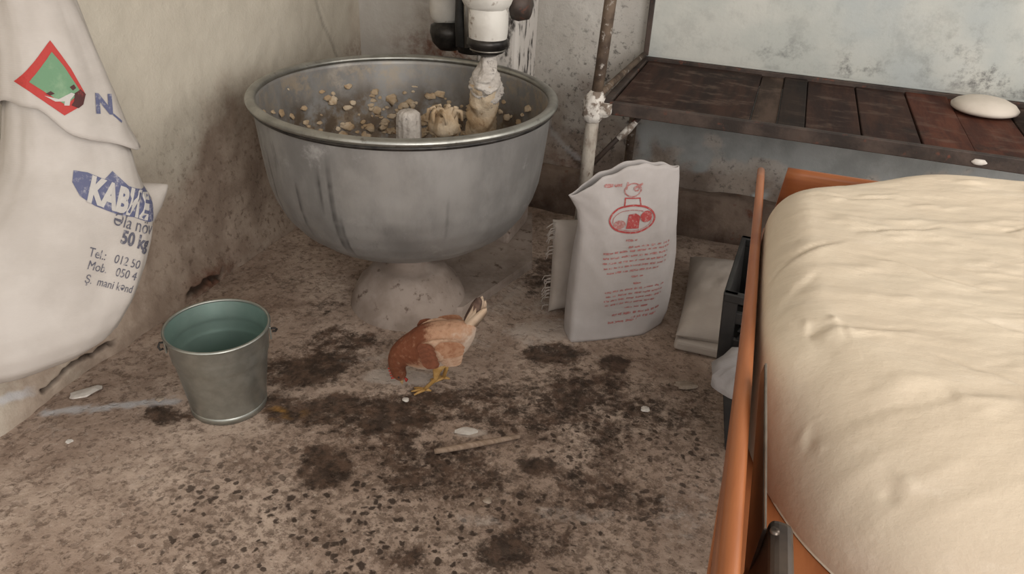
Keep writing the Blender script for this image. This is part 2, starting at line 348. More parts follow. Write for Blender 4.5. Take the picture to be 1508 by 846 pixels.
# left wall (x = 0)
ys = spacing([(-4.8, -2.35, .07), (-2.35, -1.0, .005), (-1.0, 0, .0085)]); zs = spacing([(-.04, .10, .0035), (.10, 1.15, .012), (1.15, 2.7, .1)])
Y, Zg = np.meshgrid(ys, zs)
foot = smooth(.20, .0, Zg)
n2 = (fbm(Y*4, Zg*4, 4, 31)-.5)
grime = np.clip(.85*smooth(.80, .10, Zg+n2*.5)*smooth(-2.6, -1.25, Y)*1.0 + .35*smooth(.42, .05, Zg), 0, 1)
grime = np.clip(grime + .45*np.exp(-(((Y+.95)/.22)**2+((Zg-.34)/.26)**2)) + .35*smooth(-.25, -.02, Y), 0, 1)  # wall dirt, plus brown painted in around the bowl's shadow and the corner
speck = np.clip(smooth(.75, .25, Zg)*.75*smooth(-1.75, -1.1, Y), 0, 1)
rust = .9*np.exp(-(((Y+1.18)/.13)**2+((Zg-.02)/.045)**2)) + .6*np.exp(-(((Y+.05)/.10)**2+((Zg-.58)/.05)**2))+.45*np.exp(-(((Y+1.80)/.05)**2+((Zg-.10)/.06)**2))
jag = (vnoise(Y*60, Zg*60, 9)-.5)*.016
mid = .030+(fbm(Y*14, Y*0, 3, 19)-.5)*.05
crk = smooth(.0085, .003, np.abs(Zg-mid)+jag*.35)*smooth(-1.915, -1.89, Y)*smooth(-1.62, -1.66, Y)
crk = np.maximum(crk, .9*smooth(.016, .005, np.abs(Zg-.022-(fbm(Y*20, Y*0, 3, 29)-.5)*.03)+jag)*smooth(-1.33, -1.29, Y)*smooth(-1.08, -1.16, Y))
thin = .55*smooth(.010, .003, poly_dist(Y, Zg, [(-.36, .88), (-.337, .836), (-.30, .74), (-.255, .68), (-.212, .60), (-.18, .5)])+jag*.3)
lime = .7*smooth(.016, .005, np.abs(Zg-.055+(Y+1.95)*.25)+jag)*smooth(-1.90, -1.97, Y)
Xd = foot**2*.035*(1+n2*1.2) + n2*.012 + (fbm(Y*16, Zg*16, 3, 41)-.5)*.007 - crk*.020 - thin*.004 + .003*np.exp(-((poly_dist(Y, Zg, [(-.325, .845), (-.20, .60)])/.012)**2))
Xd *= smooth(0, .05, -Y)
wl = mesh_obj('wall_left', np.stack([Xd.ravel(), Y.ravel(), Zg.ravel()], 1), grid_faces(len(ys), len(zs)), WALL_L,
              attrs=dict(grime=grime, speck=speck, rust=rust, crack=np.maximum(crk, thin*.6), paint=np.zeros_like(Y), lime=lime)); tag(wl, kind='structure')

# back wall (y = 0)
xs = spacing([(0, 2.7, .011), (2.7, 4.0, .1)]); zs = spacing([(-.04, 1.15, .011), (1.15, 2.7, .1)])
X, Zg = np.meshgrid(xs, zs)
n2 = (fbm(X*4, Zg*4, 4, 51)-.5); n3 = fbm(X*10, Zg*10, 4, 61)-.5
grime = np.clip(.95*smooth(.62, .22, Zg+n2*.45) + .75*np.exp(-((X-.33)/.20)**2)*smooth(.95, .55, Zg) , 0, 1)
grime *= 1-.5*smooth(1.3, 1.5, X)*smooth(.22, .34, Zg)
speck = np.clip(.12+.45*smooth(.85, .5, Zg)+.45*np.exp(-((X-1.12)/.14)**2), 0, 1)*smooth(.35, .6, X)
rust = .95*np.exp(-(((X-.45)/.25)**2+((Zg-.62)/.07)**2)) + .30*np.exp(-(((X-.42)/.16)**2+((Zg-.80)/.20)**2)) + .5*np.exp(-(((X-.95)/.10)**2+((Zg-.20)/.08)**2)) + .5*np.exp(-(((X-1.1)/.12)**2+((Zg-.52)/.06)**2))
paint = smooth(.0, .10, n3*.8 + (Zg-.285)*1.2)*smooth(1.30, 1.46, X+n3*.5)*smooth(.72, .60, Zg+n3*.1)
crk = .65*smooth(.011, .004, poly_dist(X, Zg, [(.98, .26), (1.02, .225), (1.06, .20)])+(vnoise(X*50, Zg*50, 3)-.5)*.015)
limeb = .45*smooth(.014, .004, poly_dist(X, Zg, [(.885, .40), (.90, .345), (.96, .285), (1.03, .235)])+(vnoise(X*40, Zg*40, 4)-.5)*.012)
Yd = -(n2*.012 + (fbm(X*16, Zg*16, 3, 71)-.5)*.007)*smooth(0, .05, X)
wb = mesh_obj('wall_back', np.stack([X.ravel(), Yd.ravel(), Zg.ravel()], 1), grid_faces(len(xs), len(zs)), WALL_B,
              attrs=dict(grime=grime, speck=speck, rust=rust, crack=crk, paint=paint, lime=limeb)); tag(wb, kind='structure')
# plinth at the foot of the back wall (rough, slightly proud)
xs = spacing([(.02, 3.9, .02)]); prof = [(-.004, -.03), (-.05, -.03), (-.048, .06), (-.046, .13), (-.044, .172), (-.034, .186), (-.0, .192)]
V = []
for j, (py, pz) in enumerate(prof):
    w = (fbm(xs*7, np.full_like(xs, j*.7), 3, 81)-.5)
    V.append(np.stack([xs, py+w*.018*(0 < j < 6), pz+w*.03*(j > 2)], 1))
pl = mesh_obj('baseboard_back', np.concatenate(V), grid_faces(len(xs), len(prof)), PLINTH); tag(pl, kind='structure')
# blue-grey panel standing proud of the back wall above the shelf
xs = spacing([(1.282, 2.7, .015), (2.7, 3.9, .1)]); zs = spacing([(.722, 1.2, .012), (1.2, 2.0, .1)])
X, Zg = np.meshgrid(xs, zs)
gr = np.clip(np.exp(-(((X-2.03)/.07)**2+((Zg-.76)/.05)**2))+np.exp(-(((X-2.5)/.16)**2+((Zg-.77)/.06)**2))+.55*np.exp(-(((X-1.75)/.09)**2+((Zg-.79)/.05)**2))+.4*np.exp(-(((X-2.35)/.1)**2+((Zg-.84)/.07)**2))+.18, 0, 1)
bm = bmesh.new(); box(bm, 1.26, 3.92, -.052, .0, .712, 2.02, .004)
trim = bm_obj('trim_1', bm, PANEL); tag(trim, kind='structure')
pan = mesh_obj('panel_face', np.stack([X.ravel(), -.0535-.002*(fbm(X*9, Zg*9, 3, 5).ravel()-.5), Zg.ravel()], 1), grid_faces(len(xs), len(zs)), PANEL, parent=trim, attrs=dict(grime=gr))
box_obj('frame_strip', 1.262, 1.282, -.060, -.050, .716, 2.02, RAIL, trim, .003)
ce = box_obj('ceiling', -.1, 4.0, -3.2, .1, 2.6, 2.7, CEIL, None, 0); tag(ce, kind='structure')

# ================================================================== dough mixer
BX, BY = .711, -1.005
mixer = tag(empty('dough_mixer', (BX, BY, 0)), 'old dough mixer with a big grey aluminium bowl and flaking white head', 'dough mixer')
def mp(name, vf, mat, **k): # part given in room coordinates
    v, f = vf; par = k.pop('parent', mixer)
    v = [(p[0]-BX, p[1]-BY, p[2]) for p in v]
    return mesh_obj(name, v, f, mat, par, **k)
outer = [(.0, .268), (.09, .269), (.18, .273), (.25, .284), (.312, .308), (.356, .343), (.388, .385), (.410, .43), (.424, .48), (.432, .54), (.438, .60), (.443, .66), (.448, .725)]
inner = [(.440, .725), (.435, .66), (.430, .60), (.423, .54), (.414, .48), (.400, .43), (.378, .39), (.346, .352), (.304, .322), (.245, .298), (.18, .286), (.09, .282), (.0, .281)]
def dens(p, k=4):
    out = []
    for i in range(len(p)-1):
        for j in range(k): t = j/k; out.append((p[i][0]*(1-t)+p[i+1][0]*t, p[i][1]*(1-t)+p[i+1][1]*t))
    return out+[p[-1]]
prof = dens([(max(r, .002), z) for r, z in outer])+dens([(max(r, .002), z) for r, z in inner])
NB = 360; v, f = lathe(prof, NB, (BX, BY, 0))
v = np.array(v); th = np.arctan2(v[:, 1]-BY, v[:, 0]-BX); no = len(dens(outer))*NB; isin = np.arange(len(v)) >= no
rr = np.hypot(v[:, 0]-BX, v[:, 1]-BY)
dent = (fbm(th*2.2+20, v[:, 2]*7, 3, 5)-.5)*.006*(rr > .2); v[:, 0] += dent*np.cos(th); v[:, 1] += dent*np.sin(th)
streak = np.zeros(len(v))
for a, z0, z1, w in [(-1.60, .36, .655, .012), (-1.68, .50, .63, .009), (-1.88, .40, .56, .009), (-1.56, .34, .48, .009), (-.85, .42, .55, .004), (-2.2, .38, .6, .010)]:
    streak = np.maximum(streak, .8*smooth(w*2, w*.5, np.abs(th-a))*smooth(z0-.03, z0+.04, v[:, 2])*smooth(z1+.03, z1-.03, v[:, 2])*(.4+.6*vnoise(v[:, 2]*60, th*0, 3)))
streak[isin] = 0
zn = v[:, 2]+(fbm(th*6+9, v[:, 2]*9, 3, 14)-.5)*.14
dough = np.where(isin, np.clip(smooth(.60, .50, zn)*.8+.55*smooth(.60, .68, zn)*smooth(.73, .70, v[:, 2])*smooth(.2, .6, fbm(th*3+4, v[:, 2]*2, 3, 15)), 0, 1), 0)
grub = np.where(isin, smooth(.68, .53, zn)*.95, 0)
mp('bowl', (v, f), ALU, attrs=dict(streak=streak, dough=dough, grub=grub))
t = np.linspace(0, 2*math.pi, 16, endpoint=False)
bead = [(.451+.0155*math.cos(a), .728+.0115*math.sin(a)) for a in t]; bead.append(bead[0])
mp('bowl_rim', lathe(bead, NB, (BX, BY, 0)), RIM)
mp('bowl_rim_seam', lathe([(.452, .706), (.458, .710), (.458, .716), (.452, .720)], NB, (BX, BY, 0)), BLACKIRON)
ped = [(.001, .272), (.085, .272), (.074, .25), (.068, .22), (.067, .165), (.074, .150), (.098, .142), (.122, .136), (.134, .122), (.150, .100), (.170, .082), (.186, .050), (.198, .018), (.203, -.012)]
v, f = lathe(ped, 48, (BX, BY, 0)); v = np.array(v); v[:, 2] += (fbm(v[:, 0]*14, v[:, 1]*14, 3, 2)-.5)*.008*(v[:, 2] > .02)*(v[:, 2] < .24)
mp('pedestal', (v, f), CASTBASE)
def prism(pts, z0, z1): return loft([[(x, y, z0) for x, y in pts], [(x, y, z1-.012) for x, y in pts], [(x*.985+.015*.85, y*.985-.015*.6, z1) for x, y in pts]])
mp('base_plate', prism([(.52, -1.03), (.72, -1.17), (.92, -1.03), (1.03, -.60), (.89, -.17), (.56, -.17)], -.012, .030), CASTBASE, smooth_shade=False)
bm = bmesh.new(); box(bm, .74-BX, .895-BX, -.50-BY, -.26-BY, .60, 1.32, .02, 3)
col = bm_obj('column', bm, STREAKIRON, mixer)
bm = bmesh.new(); box(bm, .73-BX, .90-BX, -.51-BY, -.25-BY, .02, .60, .02, 3); bm_obj('column_foot', bm, CASTBASE, mixer)
SX, SY = .879, -.75
# gearbox head: rounded casting reaching from the column over the bowl
rings = []
for k, (yy, w, h, zc) in enumerate([(-.28, .10, .10, 1.10), (-.40, .105, .115, 1.08), (-.52, .10, .11, 1.06), (-.62, .092, .10, 1.035), (-.70, .088, .09, 1.02), (-.78, .080, .075, 1.015), (-.83, .05, .045, 1.01)]):
    a = np.linspace(0, 2*math.pi, 28, endpoint=False)
    cx = .855+.024*k/6
    rings.append(np.stack([cx+w*np.sign(np.cos(a))*np.abs(np.cos(a))**.75, np.full(28, yy), zc+h*np.sign(np.sin(a))*np.abs(np.sin(a))**.75], 1))
mp('gearbox_head', loft(rings), WHITEIRON)
mp('spindle_housing', lathe([(.001, 1.02), (.064, 1.02), (.063, .90), (.061, .872), (.060, .866)], 40, (SX, SY, 0)), WHITEIRON)
mp('collar', lathe([(.058, .868), (.066, .862), (.067, .846), (.060, .842), (.060, .836), (.052, .832), (.050, .822), (.040, .818), (.030, .812), (.001, .811)], 40, (SX, SY, 0)), BLACKIRON)
mp('collar_ring', lathe([(.050, .834), (.0575, .834), (.0575, .829), (.050, .829)], 40, (SX, SY, 0)), STEEL)
shaft = mp('kneading_arm', tube([(SX, SY, .83), (SX, SY, .70), (SX-.004, SY-.005, .58), (SX-.03, SY-.03, .48), (SX-.09, SY-.09, .42), (SX-.17, SY-.16, .40)], [.021, .021, .024, .026, .024, .02], 14), STEEL)
# dough caked on the arm
def lumpy(pts, rad, seed, amp, nn=28, steps=40, ex=1.0):
    pts = np.array(pts, float); s = np.linspace(0, 1, len(pts)); q = np.linspace(0, 1, steps)
    P = np.stack([np.interp(q, s, pts[:, k]) for k in range(3)], 1); R = np.interp(q, s, rad); rings = []
    for i in range(steps):
        w = np.linspace(0, 2*math.pi, nn, endpoint=False)
        nz = fbm(np.cos(w)*1.6+7+seed, np.sin(w)*1.6+q[i]*steps*.22, 4, seed)-.5
        r = R[i]*(1+amp*nz*2); rings.append(np.stack([P[i, 0]+r*np.cos(w), P[i, 1]+r*np.sin(w)*ex, np.full(nn, P[i, 2])], 1))
    return loft(rings)
mp('flour_caked_dough', lumpy([(SX, SY, .81), (SX, SY, .775), (SX-.002, SY, .74), (SX-.003, SY, .71), (SX+.004, SY, .675), (SX+.008, SY, .65)], [.022, .030, .044, .056, .040, .028], 4, .55), WHITEDOUGH, parent=mixer)
mp('clinging_dough', lumpy([(SX-.004, SY, .72), (SX-.006, SY, .66), (SX-.010, SY, .60), (SX-.016, SY-.004, .54), (SX-.025, SY-.01, .47)], [.046, .045, .050, .056, .045], 9, .38), DRYDOUGH)
# breaker post in the middle of the bowl, ribbed and whitened
tt = np.linspace(0, 2*math.pi, 48, endpoint=False); rings = []
for r, z in [(.075, .265), (.06, .32), (.042, .42), (.038, .56), (.037, .64), (.034, .662), (.022, .670)]:
    k = 1+.06*np.cos(tt*12); rings.append(np.stack([BX+.0+r*k*np.cos(tt), BY+.02+r*k*np.sin(tt), np.full(48, z)], 1))
mp('breaker_post', loft(rings), WHITEDOUGH)
# motor, pulley and belt beside the head
mot = mp('motor', lathe([(.001, 1.25), (.052, 1.25), (.058, 1.23), (.058, .87), (.054, .845), (.040, .825), (.001, .82)], 32, (.590, -.42, 0)), WHITEIRON)
mp('motor_foot', lathe([(.04, .835), (.066, .820), (.070, .795), (.060, .760), (.036, .735), (.001, .73)], 32, (.605, -.425, 0)), BLACKIRON, parent=mixer)
mp('pulley', lathe([(.001, .835), (.055, .835), (.055, .822), (.045, .816), (.045, .806), (.055, .80), (.055, .745), (.001, .74)], 28, (.715, -.46, 0)), BLACKIRON)
mp('belt', tube([(.690, -.505, .77), (.682, -.505, .86), (.680, -.50, .96), (.68, -.50, 1.16)], [.022, .019, .016, .016], 10), BELT)
mp('guard_rod', tube([(.712, -.515, .77), (.708, -.515, .90), (.706, -.51, 1.16)], .009, 8), STEEL)
mp('bracket', merge(tube([(.61, -.42, .79), (.72, -.46, .81), (.80, -.48, .84)], [.030, .026, .026], 12)), BLACKIRON)
mp('side_cover', lathe([(.001, .0), (.045, .0), (.048, .02), (.040, .05), (.001, .052)], 28, (0, 0, 0)), RAIL)
sc = COL.objects[-1] if False else bpy.data.objects['side_cover']; sc.location = (0, 0, 0)
sc.data.transform(Matrix.Translation((BX, BY, 0))); sc.data.transform(Matrix.Translation((.945-BX, -.70-BY, .965)) @ Matrix.Rotation(math.pi/2, 4, 'Y'))
# dough left in the bowl
v, f = lathe([(.001, .0), (.03, .0), (.045, .012), (.046, .03), (.036, .05), (.02, .062), (.001, .066)], 28)
v = np.array(v); w = (fbm(v[:, 0]*45+5, v[:, 1]*45+v[:, 2]*60, 3, 6)-.5); v *= (1+w[:, None]*.7)
lump = mesh_obj('dough_lump', v, f, DRYDOUGH); lump.location = (BX+.105, BY+.06, .595); lump.scale = (1.1, 1.0, 1.35)
tag(lump, 'ragged tan dough lump hanging beside the ribbed post in the mixer bowl', 'dough')
lump_st = mesh_obj('stalk', *tube([(0, 0, .01), (.0, -.0, -.10), (-.02, -.01, -.20), (-.03, -.02, -.285)], [.03, .028, .03, .04], 12), DRYDOUGH, lump)
for k in range(7):
    a = k*.8; mesh_obj('curl', *tube([(.02*math.cos(a), .02*math.sin(a), .04), (.034*math.cos(a), .034*math.sin(a), .062), (.046*math.cos(a+.3), .046*math.sin(a+.3), .058), (.050*math.cos(a+.4), .05*math.sin(a+.4), .036)], [.008, .007, .006, .004], 7), DRYDOUGH, lump)
parts = []
ip = [(r, z) for r, z in inner]
for k in range(300):
    th = random.gauss(1.75, .55) if k < 190 else random.uniform(0, 6.28); z = random.triangular(.40, .62, .50) if k < 200 else random.uniform(.5, .68)
    r = np.interp(z, [p[1] for p in ip[::-1]], [p[0] for p in ip[::-1]])-.001
    s = random.triangular(.003, .020, .006); c = np.array((BX+r*math.cos(th), BY+r*math.sin(th), z))
    bm = bmesh.new(); bmesh.ops.create_icosphere(bm, subdivisions=2, radius=s)
    vv = np.array([q.co[:] for q in bm.verts]); vv *= (1+(fbm(vv[:, 0]*170+k, vv[:, 1]*170+vv[:, 2]*170, 3, k)-.5)*1.5)[:, None]
    ff = [[q.index for q in fc.verts] for fc in bm.faces]; bm.free()
    rad = np.array([math.cos(th), math.sin(th), -.4]); rad /= np.linalg.norm(rad); d = vv @ rad; vv = vv-np.outer(d, rad)*.74
    vv *= np.array([random.uniform(.8, 2.0), random.uniform(.8, 1.6), random.uniform(.6, 1.2)]); vv = vv+c; rr_ = np.hypot(vv[:, 0]-BX, vv[:, 1]-BY); lim = np.interp(vv[:, 2], [p[1] for p in ip[::-1]], [p[0] for p in ip[::-1]])+.003; k_ = np.minimum(1, lim/rr_)
    vv[:, 0] = BX+(vv[:, 0]-BX)*k_; vv[:, 1] = BY+(vv[:, 1]-BY)*k_; parts.append((vv, ff))
sc_ = mesh_obj('dough_scraps', *merge(*parts), DRYDOUGH); tag(sc_, 'tan dried dough scraps stuck around the inside of the mixer bowl', 'dough scraps', kind='stuff')

# ================================================================== bucket
KX, KY = .492, -1.713
bucket = tag(empty('bucket', (KX, KY, 0)), 'galvanised metal bucket standing empty on the stained floor', 'bucket')
H = .250
def bprof(rt, rb, z0, off):
    p = [];
    for z in np.linspace(z0, H, 30):
        r = rb+(rt-rb)*z/H; rib = .0032*math.exp(-((z-.172)/.004)**2)+.0032*math.exp(-((z-.188)/.004)**2)+.0015*math.exp(-((z-.02)/.006)**2)
        p.append((r+rib+off, z))
    return p
mesh_obj('body', *lathe([(.001, .012), (.0985, .012)]+bprof(.134, .100, .004, 0), 80), ZINC, bucket)
mesh_obj('lining', *lathe([(.001, .014), (.097, .014)]+bprof(.1325, .0985, .016, -.001), 80), ZINC_SKYTINT, bucket)
mesh_obj('rim', *lathe([(.134+.0042*math.cos(a), H+.0042*math.sin(a)) for a in np.linspace(0, 2*math.pi, 13)], 80), ZINC, bucket)
mesh_obj('foot_ring', *lathe([(.0995, -.006), (.1025, -.006), (.1035, .012), (.1000, .014)], 80), ZINC, bucket)
for s in (0, math.pi):
    a = 3.80+s; ca, sa = math.cos(a), math.sin(a)
    bm = bmesh.new(); box(bm, -.002, .003, -.016, .016, -.022, .018, .002)
    ear = bm_obj('ear', bm, ZINC, bucket); ear.location = (.1325*ca, .1325*sa, .215); ear.rotation_euler = (0, 0, a)
    hk = mesh_obj('handle_hook', *tube([(.0, 0, .004), (.014, 0, .004), (.018, .006, -.004), (.014, .010, -.012), (.006, .008, -.010)], .0032, 8), DARKWIRE, ear)

# ================================================================== decal printing helper
def text2d(s, size, font_shear=0):
    cu = bpy.data.curves.new('t', 'FONT'); cu.body = s; cu.size = size; cu.resolution_u = 3; cu.shear = font_shear
    ob = bpy.data.objects.new('t', cu); COL.objects.link(ob); bpy.context.view_layer.update()
    me = bpy.data.meshes.new_from_object(ob.evaluated_get(bpy.context.evaluated_depsgraph_get()))
    v = [(p.co.x, p.co.y) for p in me.vertices]; f = [tuple(p.vertices) for p in me.polygons]
    bpy.data.objects.remove(ob); bpy.data.curves.remove(cu); bpy.data.meshes.remove(me); return v, f
def bold2d(s, size, w=.06):
    cu = bpy.data.curves.new('t', 'FONT'); cu.body = s; cu.size = size; cu.resolution_u = 3; cu.offset = w*size*.3
    ob = bpy.data.objects.new('t', cu); COL.objects.link(ob); bpy.context.view_layer.update()
    me = bpy.data.meshes.new_from_object(ob.evaluated_get(bpy.context.evaluated_depsgraph_get()))
    v = [(p.co.x, p.co.y) for p in me.vertices]; f = [tuple(p.vertices) for p in me.polygons]
    bpy.data.objects.remove(ob); bpy.data.curves.remove(cu); bpy.data.meshes.remove(me); return v, f
def poly2d(pts, step=.012):
    bm = bmesh.new(); vs = [bm.verts.new((x, y, 0)) for x, y in pts]; bm.faces.new(vs)
    bmesh.ops.triangulate(bm, faces=bm.faces)
    for _ in range(5):
        e = [e for e in bm.edges if e.calc_length() > step]
        if not e: break
        bmesh.ops.subdivide_edges(bm, edges=e, cuts=1); bmesh.ops.triangulate(bm, faces=[q for q in bm.faces if len(q.verts) > 3])
    bm.verts.index_update(); v = [(q.co.x, q.co.y) for q in bm.verts]; f = [tuple(q.index for q in fc.verts) for fc in bm.faces]; bm.free(); return v, f
def ring2d(cx, cy, rx, ry, w, n=48):
    v = []; f = []
    for i in range(n):
        a = 2*math.pi*i/n; v += [(cx+rx*math.cos(a), cy+ry*math.sin(a)), (cx+(rx-w)*math.cos(a), cy+(ry-w)*math.sin(a))]
        j = (i+1) % n; f.append((2*i, 2*j, 2*j+1, 2*i+1))
    return v, f
def place2d(vf, dx, dy, rot=0, sx=1, sy=1, shear=0):
    c, s = math.cos(rot), math.sin(rot)
    return [((x*sx+y*shear)*c-y*sy*s+dx, (x*sx+y*shear)*s+y*sy*c+dy) for x, y in vf[0]], vf[1]
def print_on(name, vf, frame, bvh, off, mat, parent, loc):
    o, ax, ay, nn = frame; V = []; ok = []
    for x, y in vf[0]:
        p = o+ax*x+ay*y; h = bvh.ray_cast(p+nn*.4, -nn, .8)
        if h[0] is None: V.append(p); ok.append(False)
        else: V.append(h[0]+(h[1] if h[1].dot(nn) > 0 else -h[1])*off); ok.append(True)
    F = [q for q in vf[1] if all(ok[i] for i in q)]
    V = [tuple(p-Vector(loc)) for p in V]
    return mesh_obj(name, V, F, mat, parent, False)

# ================================================================== sack hung on the left wall
e1 = np.array([.41981868, .907608]); e2 = np.array([.907608, -.41981868])
lv = [(1.46, .105, -1.75, .050, .045), (1.42, .100, -1.75, .030, .026), (1.38, .098, -1.75, .024, .022), (1.33, .105, -1.75, .034, .032), (1.25, .125, -1.75, .046, .048), (1.15, .150, -1.752, .056, .060), (1.05, .17, -1.755, .068, .07), (.95, .185, -1.767, .084, .085), (.85, .195, -1.776, .104, .095), (.77, .205, -1.794, .120, .105),
      (.72, .21, -1.80, .138, .11), (.66, .22, -1.835, .165, .12), (.62, .223, -1.86, .190, .123), (.59, .225, -1.875, .215, .122), (.565, .225, -1.890, .222, .125), (.52, .23, -1.915, .226, .13), (.46, .23, -1.95, .229, .13), (.40, .23, -1.985, .224, .13), (.35, .225, -2.012, .210, .125), (.31, .215, -2.025, .192, .115), (.28, .20, -2.03, .165, .095), (.262, .185, -2.02, .13, .07), (.252, .165, -2.01, .075, .04), (.249, .16, -2.01, .02, .012)]
lv = np.array(lv)
SO = Vector((.22, -1.85, .249))
def sack_ring(z, n, scale=1.0, seed=3, wr=1.0):
    zz = lv[::-1]; cx, cy, b, a = [np.interp(z, zz[:, 0], zz[:, k]) for k in (1, 2, 3, 4)]
    w = np.linspace(0, 2*math.pi, n, endpoint=False)
    ca, sa = np.cos(w), np.sin(w); p = .82
    ea = np.sign(ca)*np.abs(ca)**p; es = np.sign(sa)*np.abs(sa)**p
    k = 1+wr*(  .075*(fbm(np.cos(w)*2.6+5+z*.7, np.sin(w)*2.6+z*2.0, 4, seed)-.5)*2 + .034*np.sin(w*9+z*6+2*np.sin(z*9))*smooth(.62, 1.1, z)+.018*np.sin(w*5+z*22)*smooth(.8, .5, z))
    return np.stack([cx+scale*k*(e1[0]*b*ea+e2[0]*a*es), cy+scale*k*(e1[1]*b*ea+e2[1]*a*es), np.full(n, z)], 1)
hs = tag(empty('hanging_flour_sack', SO), 'white woven flour sack with blue and dark print hung against the wall', 'sack')
zl = np.concatenate([np.linspace(1.46, .30, 110), np.array([.29, .28, .272, .264, .258, .254, .251, .249])])
v, f = loft([sack_ring(z, 96) for z in zl]); v = np.array(v)
v[:, 0] = np.maximum(v[:, 0], .032)
body = mesh_obj('body', [(p[0]-SO.x, p[1]-SO.y, p[2]-SO.z) for p in v], f, SACK, hs)
bvh_body = BVHTree.FromPolygons([Vector(p) for p in v], [tuple(q) for q in f])
# folded-over top: a sleeve whose hem hangs lower towards the corner
NW = 96; rows = 46; w = np.linspace(0, 2*math.pi, NW, endpoint=False)
hem = .775 + .085*np.cos(w-2.9)+.012*np.sin(w*3+1)+.006*np.sin(w*7)
V = np.zeros((rows, NW, 3))
zlev = np.linspace(.62, 1.36, 120); table = np.array([sack_ring(z, NW, 1.0, 3) for z in zlev])
for i in range(rows):
    t = i/(rows-1)
    for j in range(NW):
        z = 1.36+(hem[j]-1.36)*t
        base = np.array([np.interp(z, zlev, table[:, j, k]) for k in range(3)])
        cx, cy = np.interp(z, lv[::-1][:, 0], lv[::-1][:, 1]), np.interp(z, lv[::-1][:, 0], lv[::-1][:, 2])
        s = 1.04+.035*smooth(.75, 1, t)+.012/np.hypot(base[0]-cx, base[1]-cy)
        V[i, j] = (max(cx+(base[0]-cx)*s, .024), cy+(base[1]-cy)*s, z)
Vf = V.reshape(-1, 3); ff = grid_faces(NW, rows, True)
flap = mesh_obj('folded_top', [(p[0]-SO.x, p[1]-SO.y, p[2]-SO.z) for p in Vf], ff, SACK, hs)
so = flap.modifiers.new('thick', 'SOLIDIFY'); so.thickness = .003; so.offset = -1
bvh_flap = BVHTree.FromPolygons([Vector(p) for p in Vf], [tuple(q) for q in ff])
# pointed corner of the sack
ec = Vector((.330, -1.662, .575))
v2, f2 = tube([(.285, -1.735, .555), (.305, -1.700, .568), (.322, -1.672, .580), (.336, -1.648, .592), (.342, -1.638, .597)], [.075, .058, .036, .014, .003], 20)
v2 = [(p[0]-SO.x, p[1]-SO.y, p[2]-SO.z) for p in v2]; mesh_obj('corner', v2, f2, SACK, hs)
mesh_obj('tying_string', *[(lambda q: ([(p[0]-SO.x, p[1]-SO.y, p[2]-SO.z) for p in q[0]], q[1]))(tube([(.098+.036*math.cos(a), -1.75+.036*math.sin(a), 1.385+.004*math.sin(3*a)) for a in np.linspace(0, 6.6, 34)], .005, 7))][0], STRING, hs)
mesh_obj('hanging_loop', *[(lambda q: ([(p[0]-SO.x, p[1]-SO.y, p[2]-SO.z) for p in q[0]], q[1]))(tube([(.066, -1.75, 1.39), (.05, -1.75, 1.44), (.048, -1.75, 1.485), (.055, -1.75, 1.49)], .004, 7))][0], STRING, hs)
nl = mesh_obj('nail', *tube([(.0, -1.75, 1.475), (.04, -1.75, 1.48), (.075, -1.75, 1.487), (.077, -1.75, 1.4875)], [.005, .005, .005, .009], 10), DARKWIRE); tag(nl, 'dark iron nail in the wall that the hanging flour sack is tied to', 'nail')
FP = Vector((.31983688, -1.89618005, 0)); AX = Vector((*e1, 0)); AY = Vector((0, 0, 1)); NN = Vector((*e2, 0))
fr = (FP, AX, AY, NN)
# print on the folded top
pr = lambda nm, vf, off, mat, b=bvh_body: print_on(nm, vf, fr, b, off, mat, hs, SO)
D = [(.050, .985), (.072, .925), (.086, .868), (.070, .846), (.030, .832), (-.034, .905)]
pr('diamond_emblem', poly2d(D), .0015, P_RED, bvh_flap)
pr('emblem_field', poly2d([(.046, .962), (.060, .930), (.078, .872), (.066, .868), (.040, .852), (.020, .872), (-.012, .905)]), .0025, P_GREEN, bvh_flap)
pr('emblem_shade', poly2d([(.086, .868), (.078, .880), (.064, .874), (.058, .858), (.050, .850), (.062, .842), (.074, .848)]), .0028, P_DARK, bvh_flap)
pr('emblem_stripe', poly2d([(.006, .876), (.030, .866), (.058, .876), (.064, .872), (.052, .862), (.046, .850), (.036, .852), (.040, .860), (.022, .862)]), .0030, P_WHITE, bvh_flap)
pr('emblem_mark', poly2d([(.010, .880), (.020, .884), (.026, .878), (.016, .875)]), .0034, P_DARK, bvh_flap)
pr('emblem_mark', poly2d([(.058, .888), (.068, .892), (.070, .884), (.062, .880)]), .0034, P_DARK, bvh_flap)
pr('printed_letter', place2d(bold2d('N', .056, .16), .096, .826, -.30), .0018, INK_BLUE, bvh_flap)
pr('printed_letter', place2d(bold2d('/', .034, .10), .150, .790, .9), .0018, INK_BLUE, bvh_flap)
# print on the body
ban = [(.004, .690), (.016, .712), (.042, .702), (.072, .680), (.096, .692), (.120, .652), (.150, .632), (.175, .622), (.172, .545), (.145, .555), (.110, .582), (.075, .600), (.030, .634), (.008, .660)]
pr('blue_banner', poly2d(ban, .008), .0015, INK_BLUE)
pr('banner_lettering', place2d(bold2d('KABИE', .074, .18), .018, .650, -.60, .64, 1.0), .0030, P_WHITE)
pr('printed_text', place2d(text2d('Əla növ', .042), .054, .585, -.60, .80), .0018, INK_TXT)
pr('printed_text', place2d(bold2d('50 kg', .042, .12), .058, .540, -.60, .78), .0018, INK_TXT)
pr('printed_text', place2d(text2d('Tel.:   012 50', .029), -.020, .536, -.60, .80), .0018, INK_TXT)
pr('printed_text', place2d(text2d('Mob.   050 4', .029), -.032, .510, -.60, .80), .0018, INK_TXT)
pr('printed_text', place2d(text2d('Ş.  mani kənd', .027), -.046, .482, -.60, .76), .0018, INK_TXT)

